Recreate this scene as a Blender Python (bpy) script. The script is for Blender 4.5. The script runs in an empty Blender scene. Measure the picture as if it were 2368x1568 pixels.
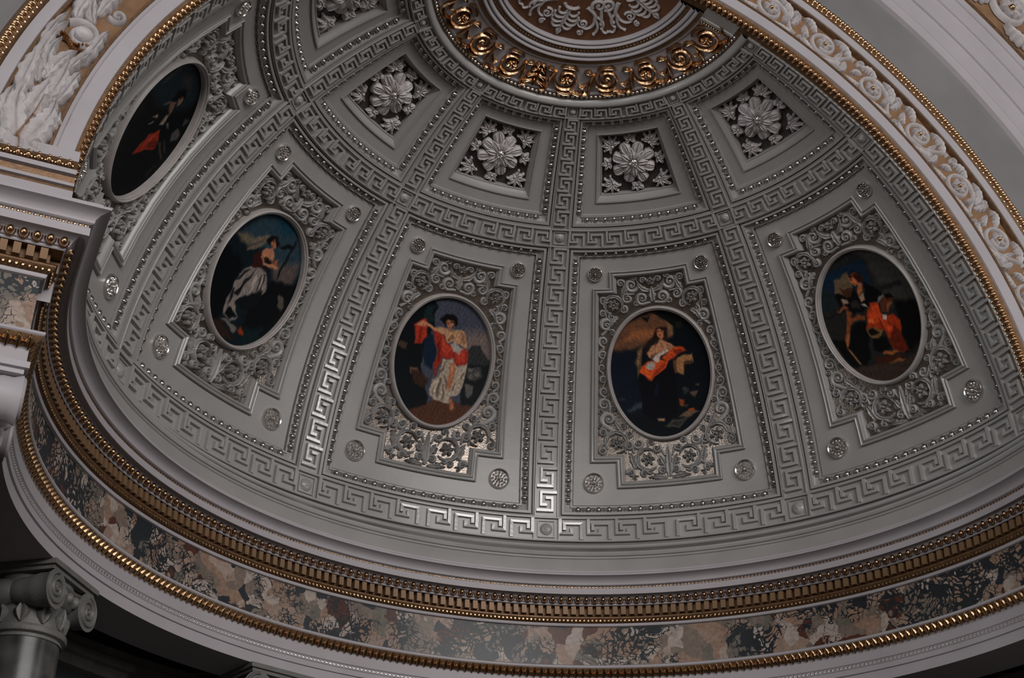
import bpy, math, random
import numpy as np
from math import sin, cos, pi, radians, degrees, sqrt, atan2, asin, floor
from mathutils import Matrix, Vector

random.seed(7)
S = 4.0                      # metres per unit; one unit is the radius of the apse
scene = bpy.context.scene
COL = scene.collection

# ------------------------------------------------------------------ camera
cam_data = bpy.data.cameras.new('camera')
cam = bpy.data.objects.new('camera', cam_data)
COL.objects.link(cam)
cam_data.sensor_width = 36.0
cam_data.lens = 3422.68 * 36.0 / 2368.0
cam_data.clip_start = 0.05
cam_data.clip_end = 300
CAMPOS = (-1.09372, -2.13331, -1.50707)
RIGHT = (0.918707, -0.394835, 0.009111)
UP = (-0.212024, -0.473616, 0.854830)
BACK = (-0.333201, -0.787270, -0.518829)
cam.matrix_world = Matrix(((RIGHT[0], UP[0], BACK[0], CAMPOS[0] * S),
                           (RIGHT[1], UP[1], BACK[1], CAMPOS[1] * S),
                           (RIGHT[2], UP[2], BACK[2], CAMPOS[2] * S),
                           (0, 0, 0, 1)))
scene.camera = cam

# ------------------------------------------------------------------ world, window light, exposure
world = bpy.data.worlds.new('world')
scene.world = world
world.use_nodes = True
world.node_tree.nodes['Background'].inputs[0].default_value = (0.74, 0.87, 1.0, 1)
world.node_tree.nodes['Background'].inputs[1].default_value = 0.045
scene.view_settings.view_transform = 'Standard'
scene.view_settings.look = 'None'
scene.view_settings.exposure = 0.0
scene.view_settings.gamma = 1.0
scene.view_settings.use_curve_mapping = False


def window_light(loc, target, w, h, power, col):
    d = bpy.data.lights.new('window_light', 'AREA')
    d.shape = 'RECTANGLE'
    d.size = w * S
    d.size_y = h * S
    d.energy = power
    d.color = col
    o = bpy.data.objects.new('window_light', d)
    COL.objects.link(o)
    v = Vector(target) - Vector(loc)
    o.rotation_euler = v.to_track_quat('-Z', 'Y').to_euler()
    o.location = Vector(loc) * S
    return o


# tall windows of the hall in front of the apse: opposite wall (high), right wall, left wall
window_light((0.3, -6.0, 0.95), (0, 0.4, 0.3), 5.0, 1.5, 3600, (1.0, 0.955, 0.94))
window_light((4.9, -3.7, 0.05), (0, 0.6, 0.1), 0.24, 3.0, 760, (1.0, 0.98, 0.97))
window_light((-4.4, -4.3, -0.1), (0, 0.6, 0.1), 0.42, 1.7, 760, (1.0, 0.98, 0.97))
window_light((-4.6, -1.1, -0.85), (0.5, 0.6, 0.1), 0.42, 1.6, 520, (1.0, 0.98, 0.97))


def glint_fill(loc, power):  # unseen point light, added to put glints on the metalwork
    d = bpy.data.lights.new('glint_fill_light', 'POINT')
    d.energy = power
    d.color = (1.0, 0.90, 0.78)
    d.shadow_soft_size = 0.22
    o = bpy.data.objects.new('glint_fill_light', d)
    COL.objects.link(o)
    o.location = Vector(loc) * S


for loc in ((-1.6, -3.2, -0.25), (1.7, -3.4, -0.25), (-1.5, -5.6, -0.2), (1.6, -5.8, -0.2)):
    glint_fill(loc, 90)
glint_fill((0.35, -2.0, 0.0), 110)  # added closer in to brighten the crown

# ------------------------------------------------------------------ materials


def new_mat(name):
    m = bpy.data.materials.new(name)
    m.use_nodes = True
    nt = m.node_tree
    return m, nt, nt.nodes['Principled BSDF']


def paint(name, col, rough=0.45, metal=0.0, var=0.12, scale=6.0, bump=0.0, bscale=40.0, spec=0.5):
    m, nt, b = new_mat(name)
    N, Lk = nt.nodes, nt.links
    tc = N.new('ShaderNodeTexCoord')
    no = N.new('ShaderNodeTexNoise')
    no.inputs['Scale'].default_value = scale
    no.inputs['Detail'].default_value = 5
    Lk.new(tc.outputs['Object'], no.inputs['Vector'])
    r = N.new('ShaderNodeValToRGB')
    r.color_ramp.elements[0].position = 0.3
    r.color_ramp.elements[1].position = 0.7
    r.color_ramp.elements[0].color = tuple(c * (1 - var) for c in col) + (1,)
    r.color_ramp.elements[1].color = tuple(min(1, c * (1 + var)) for c in col) + (1,)
    Lk.new(no.outputs['Fac'], r.inputs['Fac'])
    Lk.new(r.outputs['Color'], b.inputs['Base Color'])
    b.inputs['Roughness'].default_value = rough
    b.inputs['Metallic'].default_value = metal
    b.inputs['Specular IOR Level'].default_value = spec
    if bump:
        n2 = N.new('ShaderNodeTexNoise')
        n2.inputs['Scale'].default_value = bscale
        n2.inputs['Detail'].default_value = 4
        Lk.new(tc.outputs['Object'], n2.inputs['Vector'])
        bp = N.new('ShaderNodeBump')
        bp.inputs['Strength'].default_value = bump
        bp.inputs['Distance'].default_value = 0.02
        Lk.new(n2.outputs['Fac'], bp.inputs['Height'])
        Lk.new(bp.outputs['Normal'], b.inputs['Normal'])
    return m


M = {}
M['dome'] = paint('grey_dome_paint', (0.29, 0.283, 0.278), 0.36, 0.0, 0.06, 3.0, 0.05, 30)
M['rib'] = paint('grey_rib_paint', (0.30, 0.295, 0.29), 0.27, 0.0, 0.06, 4.0, 0.04, 40)
M['ridge'] = paint('polished_grey_fillet', (0.33, 0.325, 0.32), 0.15, 0.0, 0.06, 4.0, 0.03, 30, 1.0)
M['relief'] = paint('grey_relief_paint', (0.30, 0.293, 0.288), 0.38, 0.0, 0.15, 9.0, 0.10, 60)
M['relief_ground'] = paint('silvered_relief_ground', (0.20, 0.172, 0.15), 0.22, 0.88, 0.25, 12.0, 0.15, 70)
M['silver'] = paint('burnished_silver', (0.72, 0.70, 0.68), 0.22, 0.95, 0.10, 20.0)
M['silver_egg'] = paint('silvered_egg', (0.42, 0.41, 0.40), 0.20, 0.95, 0.15, 20.0)
M['silver_dark'] = paint('tarnished_silver', (0.22, 0.21, 0.205), 0.32, 0.85, 0.25, 20.0, 0.2, 60)
M['white'] = paint('lavender_white_plaster', (0.365, 0.342, 0.362), 0.5, 0.0, 0.05, 3.0, 0.05, 40)
M['leaf'] = paint('white_stucco', (0.46, 0.435, 0.44), 0.55, 0.0, 0.14, 14.0, 0.2, 60)
M['flower'] = paint('grey_stucco_flower', (0.50, 0.475, 0.48), 0.55, 0.0, 0.12, 14.0, 0.15, 60)
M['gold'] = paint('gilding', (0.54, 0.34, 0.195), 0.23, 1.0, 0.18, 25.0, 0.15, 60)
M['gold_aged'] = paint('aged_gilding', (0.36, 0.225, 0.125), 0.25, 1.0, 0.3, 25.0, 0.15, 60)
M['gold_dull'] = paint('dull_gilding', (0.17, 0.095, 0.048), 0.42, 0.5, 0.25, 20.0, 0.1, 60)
M['dentil'] = paint('bronzed_dentils', (0.21, 0.125, 0.065), 0.42, 0.25, 0.2, 8.0)
M['ochre'] = paint('ochre_ground', (0.20, 0.108, 0.052), 0.6, 0.0, 0.18, 10.0)
M['brown'] = paint('brown_ground', (0.17, 0.070, 0.032), 0.6, 0.0, 0.18, 10.0)
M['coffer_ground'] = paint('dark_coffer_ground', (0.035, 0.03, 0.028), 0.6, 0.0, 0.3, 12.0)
M['grey_wall'] = paint('grey_wall_paint', (0.165, 0.16, 0.163), 0.6, 0.0, 0.10, 1.6)
M['frame'] = paint('oval_frame_paint', (0.37, 0.345, 0.335), 0.42, 0.0, 0.1, 8.0)
M['shade_wall'] = paint('shade_darkened_wall', (0.010, 0.015, 0.020), 0.6, 0.0, 0.15, 2.0)  # near-black blue: the shade behind the colonnade is put into the colour
M['pale_stone_shaded'] = paint('pale_stone_shaded', (0.13, 0.128, 0.122), 0.5, 0.0, 0.15, 8.0, 0.15, 50)  # pale stone darkened in colour to stand for the shade under the entablature
M['shaft'] = paint('grey_marble_shaft', (0.06, 0.06, 0.057), 0.3, 0.0, 0.8, 4.0)  # grey marble, toned down for the same shade
M['floor'] = paint('parquet', (0.10, 0.075, 0.055), 0.5, 0.0, 0.2, 1.0)

# brecciated marble of the friezes
m, nt, b = new_mat('breccia_marble')
N, Lk = nt.nodes, nt.links
tc = N.new('ShaderNodeTexCoord')
nz = N.new('ShaderNodeTexNoise')
nz.inputs['Scale'].default_value = 3.2
nz.inputs['Detail'].default_value = 6
Lk.new(tc.outputs['Object'], nz.inputs['Vector'])
mx = N.new('ShaderNodeMixRGB')
mx.blend_type = 'LINEAR_LIGHT'
mx.inputs['Fac'].default_value = 0.24
Lk.new(tc.outputs['Object'], mx.inputs['Color1'])
Lk.new(nz.outputs['Color'], mx.inputs['Color2'])
vo = N.new('ShaderNodeTexVoronoi')
vo.inputs['Scale'].default_value = 7.2
vo.inputs['Randomness'].default_value = 1.0
Lk.new(mx.outputs['Color'], vo.inputs['Vector'])
se = N.new('ShaderNodeSeparateColor')
Lk.new(vo.outputs['Color'], se.inputs['Color'])
rp = N.new('ShaderNodeValToRGB')
rp.color_ramp.interpolation = 'CONSTANT'
cols = [(0.0, (0.25, 0.175, 0.135)), (0.16, (0.16, 0.125, 0.10)), (0.30, (0.33, 0.275, 0.24)), (0.44, (0.075, 0.024, 0.014)),
        (0.55, (0.24, 0.155, 0.11)), (0.68, (0.125, 0.108, 0.09)), (0.79, (0.014, 0.019, 0.024)), (0.90, (0.30, 0.235, 0.195))]
rp.color_ramp.elements[0].position = cols[0][0]
rp.color_ramp.elements[0].color = cols[0][1] + (1,)
rp.color_ramp.elements[1].position = cols[1][0]
rp.color_ramp.elements[1].color = cols[1][1] + (1,)
for p_, c_ in cols[2:]:
    e_ = rp.color_ramp.elements.new(p_)
    e_.color = c_ + (1,)
Lk.new(se.outputs['Red'], rp.inputs['Fac'])
v2 = N.new('ShaderNodeTexVoronoi')
v2.feature = 'DISTANCE_TO_EDGE'
v2.inputs['Scale'].default_value = 17.0
Lk.new(mx.outputs['Color'], v2.inputs['Vector'])
n3 = N.new('ShaderNodeTexNoise')
n3.inputs['Scale'].default_value = 2.2
n3.inputs['Detail'].default_value = 3
Lk.new(tc.outputs['Object'], n3.inputs['Vector'])
th = N.new('ShaderNodeMapRange')
th.inputs['From Min'].default_value = 0.42
th.inputs['From Max'].default_value = 0.62
th.inputs['To Min'].default_value = 0.0
th.inputs['To Max'].default_value = 0.20
Lk.new(n3.outputs['Fac'], th.inputs['Value'])
lt = N.new('ShaderNodeMath')
lt.operation = 'LESS_THAN'
Lk.new(v2.outputs['Distance'], lt.inputs[0])
Lk.new(th.outputs['Result'], lt.inputs[1])
m2 = N.new('ShaderNodeMixRGB')
m2.inputs['Color2'].default_value = (0.012, 0.016, 0.02, 1)
Lk.new(lt.outputs['Value'], m2.inputs['Fac'])
Lk.new(rp.outputs['Color'], m2.inputs['Color1'])
n4 = N.new('ShaderNodeTexNoise')
n4.inputs['Scale'].default_value = 26.0
n4.inputs['Detail'].default_value = 5
Lk.new(tc.outputs['Object'], n4.inputs['Vector'])
m3 = N.new('ShaderNodeMixRGB')
m3.blend_type = 'OVERLAY'
m3.inputs['Fac'].default_value = 0.55
Lk.new(m2.outputs['Color'], m3.inputs['Color1'])
Lk.new(n4.outputs['Fac'], m3.inputs['Color2'])
Lk.new(m3.outputs['Color'], b.inputs['Base Color'])
b.inputs['Roughness'].default_value = 0.32
M['marble'] = m

# the painted pictures: colour attribute of the canvas
m, nt, b = new_mat('oil_painting')
at = nt.nodes.new('ShaderNodeAttribute')
at.attribute_name = 'picture'
nt.links.new(at.outputs['Color'], b.inputs['Base Color'])
b.inputs['Roughness'].default_value = 0.5
b.inputs['Specular IOR Level'].default_value = 0.08
M['picture'] = m

# ------------------------------------------------------------------ mesh helpers
ZC, RS = -0.093, 1.0043


def sph(d, e, h):
    """dome surface; d = degrees right of the bay's middle, e = elevation, h = height off the surface"""
    d, e = radians(d), radians(e)
    q = RS - h
    return (q * cos(e) * cos(d), -q * cos(e) * sin(d), ZC + q * sin(e))


def frame_at(d, e):
    d, e = radians(d), radians(e)
    ex = (-sin(d), -cos(d), 0)
    ey = (-sin(e) * cos(d), sin(e) * sin(d), cos(e))
    n = (-cos(e) * cos(d), cos(e) * sin(d), -sin(e))
    return ex, ey, n


def map_bay(x, y, h):
    """x, y arc degrees"""
    return sph(x / cos(radians(y)), y, h)


def map_tan(d0, e0):
    ex, ey, n = [Vector(v) for v in frame_at(d0, e0)]
    k = pi / 180

    def f(x, y, h):
        v = (-n + ex * (x * k) + ey * (y * k)).normalized() * (RS - h)
        return (v.x, v.y, v.z + ZC)
    return f


def map_crown(x, y, h):
    return (x, y, ZC + sqrt(RS * RS - x * x - y * y) - h)


ARCH_Y = -0.045


def map_arch(r0):
    def f(t, s, h):
        r = r0 + s
        a = t / r0
        return (r * cos(a), ARCH_Y - h, r * sin(a))
    return f


class MB:
    def __init__(self):
        self.v = []
        self.f = []

    def grid(self, rows, closed=False):
        b0 = len(self.v)
        n = len(rows[0])
        for r in rows:
            self.v.extend(r)
        for i in range(len(rows) - 1):
            for j in range(n if closed else n - 1):
                a = b0 + i * n + j
                c = b0 + i * n + (j + 1) % n
                self.f.append((a, c, c + n, a + n))
        return b0

    def cap(self, idx):
        self.f.append(tuple(idx))

    def ribbon(self, path, wid, hei, mp, h0=0.0, prof=((-1, 0), (-0.6, 0.75), (0, 1), (0.6, 0.75), (1, 0))):
        """raised strip along a path in flat coordinates"""
        n = len(path)
        rows = []
        for i in range(n):
            a, c = path[max(0, i - 1)], path[min(n - 1, i + 1)]
            tx, ty = c[0] - a[0], c[1] - a[1]
            l = sqrt(tx * tx + ty * ty) or 1
            nx, ny = -ty / l, tx / l
            w = wid[i] if hasattr(wid, '__len__') else wid
            h = hei[i] if hasattr(hei, '__len__') else hei
            rows.append([mp(path[i][0] + nx * w * p, path[i][1] + ny * w * p, h0 + h * q) for p, q in prof])
        b0 = self.grid(rows)
        m_ = len(prof)
        self.cap(range(b0, b0 + m_))
        self.cap(range(b0 + (n - 1) * m_, b0 + n * m_))

    def mitred(self, path, w, h, mp, h0=0.0):
        """square-cut fillet along a right-angled path, chamfered"""
        n = len(path)
        rows = []
        for i in range(n):
            def nrm(a, c):
                tx, ty = c[0] - a[0], c[1] - a[1]
                l = sqrt(tx * tx + ty * ty)
                return (-ty / l, tx / l)
            if i == 0:
                o = nrm(path[0], path[1])
            elif i == n - 1:
                o = nrm(path[-2], path[-1])
            else:
                a, c = nrm(path[i - 1], path[i]), nrm(path[i], path[i + 1])
                k = 1 + a[0] * c[0] + a[1] * c[1]
                o = ((a[0] + c[0]) / k, (a[1] + c[1]) / k)
            rows.append([mp(path[i][0] + o[0] * w * p, path[i][1] + o[1] * w * p, h0 + h * q)
                         for p, q in ((-1, 0), (-0.74, 1), (0.74, 1), (1, 0))])
        b0 = self.grid(rows)
        self.cap(range(b0, b0 + 4))
        self.cap(range(b0 + 4 * (n - 1), b0 + 4 * n))

    def leaf(self, spine, width, lobes, hei, mp, h0=0.0, curl=0.5):
        """acanthus blade with lobed edges and a sunk midrib"""
        n = len(spine)
        wid = []
        for i in range(n):
            t = i / (n - 1)
            env = sin(pi * min(1, t ** 0.75 * 0.97 + 0.03)) ** 0.8
            lob = 0.52 + 0.48 * abs(sin(pi * (lobes * t + 0.25))) ** 0.7
            wid.append(max(width * env * lob, width * 0.05))
        hs = [hei * (0.45 + curl * sin(pi * i / (n - 1)) + 0.35 * (i / (n - 1))) for i in range(n)]
        self.ribbon(spine, wid, hs, mp, h0,
                    ((-1, 0), (-0.92, 0.45), (-0.5, 1.0), (-0.12, 0.8), (0, 0.55), (0.12, 0.8), (0.5, 1.0), (0.92, 0.45), (1, 0)))

    def bump(self, x, y, rx, ry, h, mp, h0=0.0, n=10, rings=3, rot=0.0):
        rows = []
        for k in range(rings):
            a = (pi / 2) * k / rings
            row = []
            for j in range(n):
                t = 2 * pi * j / n
                px, py = rx * cos(a) * cos(t), ry * cos(a) * sin(t)
                row.append(mp(x + px * cos(rot) - py * sin(rot), y + px * sin(rot) + py * cos(rot), h0 + h * sin(a)))
            rows.append(row)
        b0 = self.grid(rows, True)
        self.v.append(mp(x, y, h0 + h))
        t = len(self.v) - 1
        for j in range(n):
            self.f.append((b0 + (rings - 1) * n + j, b0 + (rings - 1) * n + (j + 1) % n, t))

    def ringloft(self, outlines, closed=True):
        self.grid(outlines, closed)

    def box(self, x0, x1, y0, y1, z0, z1, ch=0.0):
        b0 = len(self.v)
        for z in (z0, z1):
            k = ch if z == z1 else 0
            self.v += [(x0 + k, y0 + k, z), (x1 - k, y0 + k, z), (x1 - k, y1 - k, z), (x0 + k, y1 - k, z)]
        for q in ((0, 3, 2, 1), (4, 5, 6, 7), (0, 1, 5, 4), (1, 2, 6, 5), (2, 3, 7, 6), (3, 0, 4, 7)):
            self.f.append(tuple(b0 + i for i in q))

    def mesh(self, name, mat, origin=(0, 0, 0), smooth=True):
        me = bpy.data.meshes.new(name)
        v = (np.array(self.v, dtype=float) - np.array(origin)) * S
        me.from_pydata(v.tolist(), [], self.f)
        me.materials.append(mat)
        if smooth:
            me.polygons.foreach_set('use_smooth', [True] * len(me.polygons))
            try:
                me.set_sharp_from_angle(angle=radians(38))
            except Exception:
                pass
        me.update()
        return me


def link(name, data, parent=None, loc=None, rot=None):
    o = bpy.data.objects.new(name, data)
    COL.objects.link(o)
    if parent is not None:
        o.parent = parent
    if loc is not None:
        o.location = Vector(loc) * S
    if rot is not None:
        o.rotation_euler = rot
    return o


def tag(o, label=None, cat=None, group=None, kind=None):
    if label:
        o['label'] = label
    if cat:
        o['category'] = cat
    if group:
        o['group'] = group
    if kind:
        o['kind'] = kind
    return o


def part(mb, name, mat, parent, origin=(0, 0, 0), smooth=True, kind=None):
    o = link(name, mb.mesh(name, M[mat], origin, smooth), parent)
    if kind:
        o['kind'] = kind
    return o


def place(name, mesh, parent, pos, ex, ey, n, scale=1.0):
    """mesh instance with its own axes along ex, ey, n"""
    o = bpy.data.objects.new(name, mesh)
    COL.objects.link(o)
    o.parent = parent
    m_ = Matrix((ex, ey, n)).transposed().to_4x4()
    if scale != 1.0:
        m_ = m_ @ Matrix.Scale(scale, 4)
    m_.translation = Vector(pos) * S
    o.matrix_local = m_
    return o


KIDS = {}


def copy_tree(o, parent=None):
    c = o.copy()
    COL.objects.link(c)
    c.parent = parent
    for ch in KIDS_OF(o):
        copy_tree(ch, c)
    return c


def KIDS_OF(o):
    return KIDS.get(o.name) or []


def index_kids(root):
    """remember children once so copying stays fast"""
    for o in root:
        if o.parent is not None:
            KIDS.setdefault(o.parent.name, []).append(o)


def new_objects(before):
    return [o for o in COL.objects if o.name not in before]


def rz(az, p):
    a = radians(az)
    return (p[0] * cos(a) - p[1] * sin(a), p[0] * sin(a) + p[1] * cos(a), p[2])


def lerp(a, b, t):
    return a + (b - a) * t


def spiral(cx, cy, r0, turns, start, hand=1, n=26, rend=0.12):
    out = []
    for i in range(n):
        t = i / (n - 1)
        r = r0 * ((1 - t) * (1 - rend) + rend) if t < 1 else r0 * rend
        a = start + hand * turns * 2 * pi * t
        out.append((cx + r * cos(a), cy + r * sin(a)))
    return out


def bez(p0, p1, p2, p3, n=12):
    o = []
    for i in range(n):
        t = i / (n - 1)
        u = 1 - t
        o.append((u**3 * p0[0] + 3 * u*u*t * p1[0] + 3 * u*t*t * p2[0] + t**3 * p3[0],
                  u**3 * p0[1] + 3 * u*u*t * p1[1] + 3 * u*t*t * p2[1] + t**3 * p3[1]))
    return o


def taper(n, a, b):
    return [lerp(a, b, i / (n - 1)) for i in range(n)]


ORD = ['first', 'second', 'third', 'fourth', 'fifth', 'sixth', 'seventh', 'eighth', 'ninth', 'tenth', 'eleventh', 'twelfth',
       'thirteenth', 'fourteenth', 'fifteenth', 'sixteenth', 'seventeenth', 'eighteenth', 'nineteenth', 'twentieth',
       'twenty-first', 'twenty-second', 'twenty-third', 'twenty-fourth']

# ================================================================== the setting
# ---- ceiling: backing shell of the half dome
mb = MB()
mb.grid([[rz(az, sph(0, e, -0.06)) for az in range(0, 181, 4)] for e in range(-6, 91, 4)])
ceiling = part(mb, 'ceiling', 'dome', None)
tag(ceiling, 'grey coffered half dome of the apse', None, None, 'structure')


def rib_w(e):
    pts = [(0, 1.8), (7, 1.79), (16, 1.77), (47, 1.95), (52, 2.0), (65.6, 2.4), (70, 2.5)]
    for (a, x), (b_, y) in zip(pts, pts[1:]):
        if e <= b_:
            return lerp(x, y, (e - a) / (b_ - a))
    return 2.5


FIL = 0.30


def rib_cell(e0, e1):
    def f(u, v, h):
        e = lerp(e0, e1, v)
        return sph((2 * u - 1) * (rib_w(e) - FIL), e, h)
    return f


HOOKS_V = ([(1, .965), (.225, .965), (.225, .45), (.52, .45)], [(0, .225), (.775, .225), (.775, .74), (.45, .74)])
HOOKS_H = ([(.05, 1), (.05, .30), (.45, .30), (.45, .56)], [(.80, 0), (.80, .78), (.20, .78), (.20, .46)])

before = {o.name for o in COL.objects}
mb = MB()
for (a, b_) in ((6.95, 46.5), (49.2, 65.87)):
    es = [lerp(a, b_, i / 24) for i in range(25)]
    mb.grid([[sph(k * rib_w(e), e, 0) for k in (-1, -0.5, 0, 0.5, 1)] for e in es])
    for s in (-1, 1):
        rows = []
        for e in es:
            w = rib_w(e)
            rows.append([sph(s * (w + q), e, h) for q, h in ((0.02, -0.012), (0.02, 0.005), (-0.05, 0.0065), (-FIL + .06, 0.0065), (-FIL, 0.0))])
        mb.grid(rows)
rib0 = part(mb, 'rib', 'rib', ceiling)


def widths_split(a, b_, n):
    w = []
    e = a
    cuts = [a]
    base = (b_ - a) / n
    ws = [rib_w(a + (i + .5) * base) * cos(radians(a + (i + .5) * base)) for i in range(n)]
    t = sum(ws)
    for x in ws:
        cuts.append(cuts[-1] + (b_ - a) * x / t)
    return cuts


for a, b_, n in ((6.95, 46.5, 12), (49.2, 65.87, 7)):
    cuts = widths_split(a + .1, b_ - .1, n)
    for i in range(n):
        mb = MB()
        f = rib_cell(cuts[i], cuts[i + 1])
        for hk in HOOKS_V:
            mb.mitred(hk, 0.074, 0.0082, f)
        o_ = f(.5, .5, 0)
        k = part(mb, 'meander', 'ridge', rib0, o_, False)
        k.location = Vector(o_) * S
index_kids(new_objects(before))
RIB_AZ = (0, 36, 72, 108, 144, 180)
rib0.rotation_euler.z = 0
for az in RIB_AZ[1:]:
    c = copy_tree(rib0, ceiling)
    c.rotation_euler.z = radians(az)

# horizontal bands with meander, bosses where the ribs cross
for e0, e1, n in ((3.3, 6.95, 8), (46.5, 49.2, 8), (65.87, 67.8, 6)):
    fe = (e1 - e0) * 0.085
    mb = MB()
    azs = [lerp(-2.2, 182.2, i / 120) for i in range(121)]
    prof = [(e0 - .01, -.012), (e0, .006), (e0 + fe * .2, .007), (e0 + fe * .8, .007), (e0 + fe, 0), (e1 - fe, 0), (e1 - fe * .8, .007), (e1 - fe * .2, .007), (e1, .006), (e1 + .01, -.012)]
    mb.grid([[rz(az, sph(0, e, h)) for e, h in prof] for az in azs])
    ring = part(mb, 'meander_band', 'rib', ceiling)
    wr = rib_w((e0 + e1) / 2)
    cw = (36 - 2 * wr) / n
    em = (e0 + e1) / 2
    o_ = sph(0, em, 0)
    ms = []
    for hand in (1, -1):
        mb = MB()

        def f(u, v, h):
            return sph((u - .5) * cw * hand, lerp(e0 + fe, e1 - fe, v), h)
        for hk in HOOKS_H:
            mb.mitred(hk, 0.072, 0.0082, f)
        ms.append(mb.mesh('meander', M['ridge'], o_, False))
    for bay in range(5):
        for i in range(n):
            d = -18 + wr + cw * (i + .5)
            az = 18 + 36 * bay - d
            link('meander', ms[0 if i < n // 2 else 1], ring, rz(az, o_), (0, 0, radians(az)))
    # bosses
    mb = MB()
    ft = map_tan(0, em)
    hw = wr * cos(radians(em))
    hh = (e1 - e0) / 2
    for s in (-1, 1):
        mb.mitred([(s * hw, -hh), (s * hw, hh)], 0.12, 0.0075, ft)
    k = 0.66
    mb.mitred([(-hw * k, -hh * k), (hw * k, -hh * k), (hw * k, hh * k), (-hw * k, hh * k), (-hw * k, -hh * k)], 0.08, 0.004, ft)
    rr = min(hw, hh) * 0.52
    mb.bump(0, 0, rr, rr, 0.007, ft, 0, 14, 3)
    mb.bump(0, 0, rr * .4, rr * .4, 0.010, ft, 0, 8, 2)
    bm = mb.mesh('boss', M['rib'], o_)
    for az in RIB_AZ:
        link('boss', bm, ring, rz(az, o_), (0, 0, radians(az)))


def revolve(prof, name, mat, parent, a0=-2.5, a1=182.5, n=120, smooth=True):
    """prof: list of (radius, height below the dome surface)"""
    mb = MB()
    mb.grid([[rz(lerp(a0, a1, i / n), map_crown(r, 0, h)) for r, h in prof] for i in range(n + 1)])
    return part(mb, name, mat, parent, (0, 0, 0), smooth)


# ---- crown of the dome
def roll(r0, r1, h, n=6, base=0.0):
    return [(lerp(r0, r1, (1 - cos(pi * i / n)) / 2), base + h * sin(pi * i / n)) for i in range(n + 1)]


revolve([(.381, -.01)] + roll(.380, .363, .012, 8) + [(.362, 0.0), (.362, .002), (.349, .002), (.349, 0)], 'crown_moulding', 'rib', ceiling)
revolve([(.350, .003), (.346, .004), (.344, .0), (.276, .0), (.273, .004), (.268, .004)], 'crown_frieze', 'white', ceiling)
cm = revolve([(.268, .003), (.267, .006)] + roll(.258, .248, .007, 6, .004) + roll(.247, .238, .006, 6, .004) + [(.238, .004), (.227, .004)] + roll(.226, .219, .006, 6, .003) + roll(.218, .211, .005, 6, .001) + [(.2105, -.004)], 'crown_moulding', 'white', ceiling)
revolve([(.212, -.004), (.16, -.004), (.1, -.004), (.05, -.004), (.001, -.004)], 'crown_ground', 'brown', ceiling)
revolve([(.361, .003), (.351, .003)], 'bead_channel', 'gold_dull', ceiling)
revolve([(.2665, .0065), (.2585, .0065)], 'bead_channel', 'gold_dull', ceiling)
revolve([(.2375, .0045), (.2275, .0045)], 'bead_channel', 'gold_dull', ceiling)


def crown_beads(r, n, size, mat, joined):
    if joined:
        mb = MB()
        for i in range(n):
            a = pi * (i + .5) / n
            mb.bump(r * cos(a), r * sin(a), size, size * .72, size * .9, map_crown, .003, 6, 2, a + pi / 2)
        part(mb, 'bead_row', mat, ceiling, kind='stuff')
    else:
        mb = MB()
        mb.bump(r, 0, size * .8, size, size * .9, map_crown, .002, 8, 2)
        o_ = map_crown(r, 0, 0)
        me = mb.mesh('bead', M[mat], o_)
        for i in range(n):
            az = 180 * (i + .5) / n
            link('bead', me, ceiling, rz(az, o_), (0, 0, radians(az)))


crown_beads(.3555, 100, .0046, 'silver', False)
crown_beads(.2622, 92, .0036, 'gold', True)
crown_beads(.2325, 86, .0036, 'gold', True)
# end borders of the crown frieze along the arch
for s in (-1, 1):
    mb = MB()
    ys = 0.012
    rows = []
    for i in range(13):
        r = lerp(.268, .350, i / 12)
        rows.append([map_crown(s * r, y, h) for y, h in ((-.03, .003), (.0, .003), (.002, .006), (.008, .006), (.011, .002), (.011, 0))])
    mb.grid(rows)
    part(mb, 'frieze_end_border', 'rib', ceiling)
    mb = MB()
    for i in range(13):
        mb.bump(s * lerp(.272, .346, i / 12), .015, .0032, .003, .004, map_crown, .001, 6, 2)
    part(mb, 'bead_row', 'gold', ceiling, kind='stuff')

# ---- entablature: swept along front wall, corner, apse, corner, front wall
FY = -0.088


def sweep(prof, name, mat, parent, smooth=True, xl=-1.75, xr=1.75, apse=False):
    mb = MB()
    rows = []

    def row(fn):
        rows.append([fn(r, z) for r, z in prof])
    row(lambda r, z: (xl, FY - (1.02 - r), z))
    row(lambda r, z: (-r, FY - (1.02 - r), z))
    for i in range(121):
        a = pi * (1 - i / 120)
        row(lambda r, z: (r * cos(a), r * sin(a), z))
    row(lambda r, z: (r, FY - (1.02 - r), z))
    row(lambda r, z: (xr, FY - (1.02 - r), z))
    # separate strips so that the mitres stay sharp
    if apse:
        rows[1] = [(-r, ARCH_Y, z) for r, z in prof]
        rows[123] = [(r, ARCH_Y, z) for r, z in prof]
    for seg in ([rows[1:3], rows[2:123], rows[122:124]] if apse else (rows[0:2], rows[1:3], rows[2:123], rows[122:124], rows[123:125])):
        mb.grid(seg)
    return part(mb, name, mat, parent, (0, 0, 0), smooth)


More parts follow.
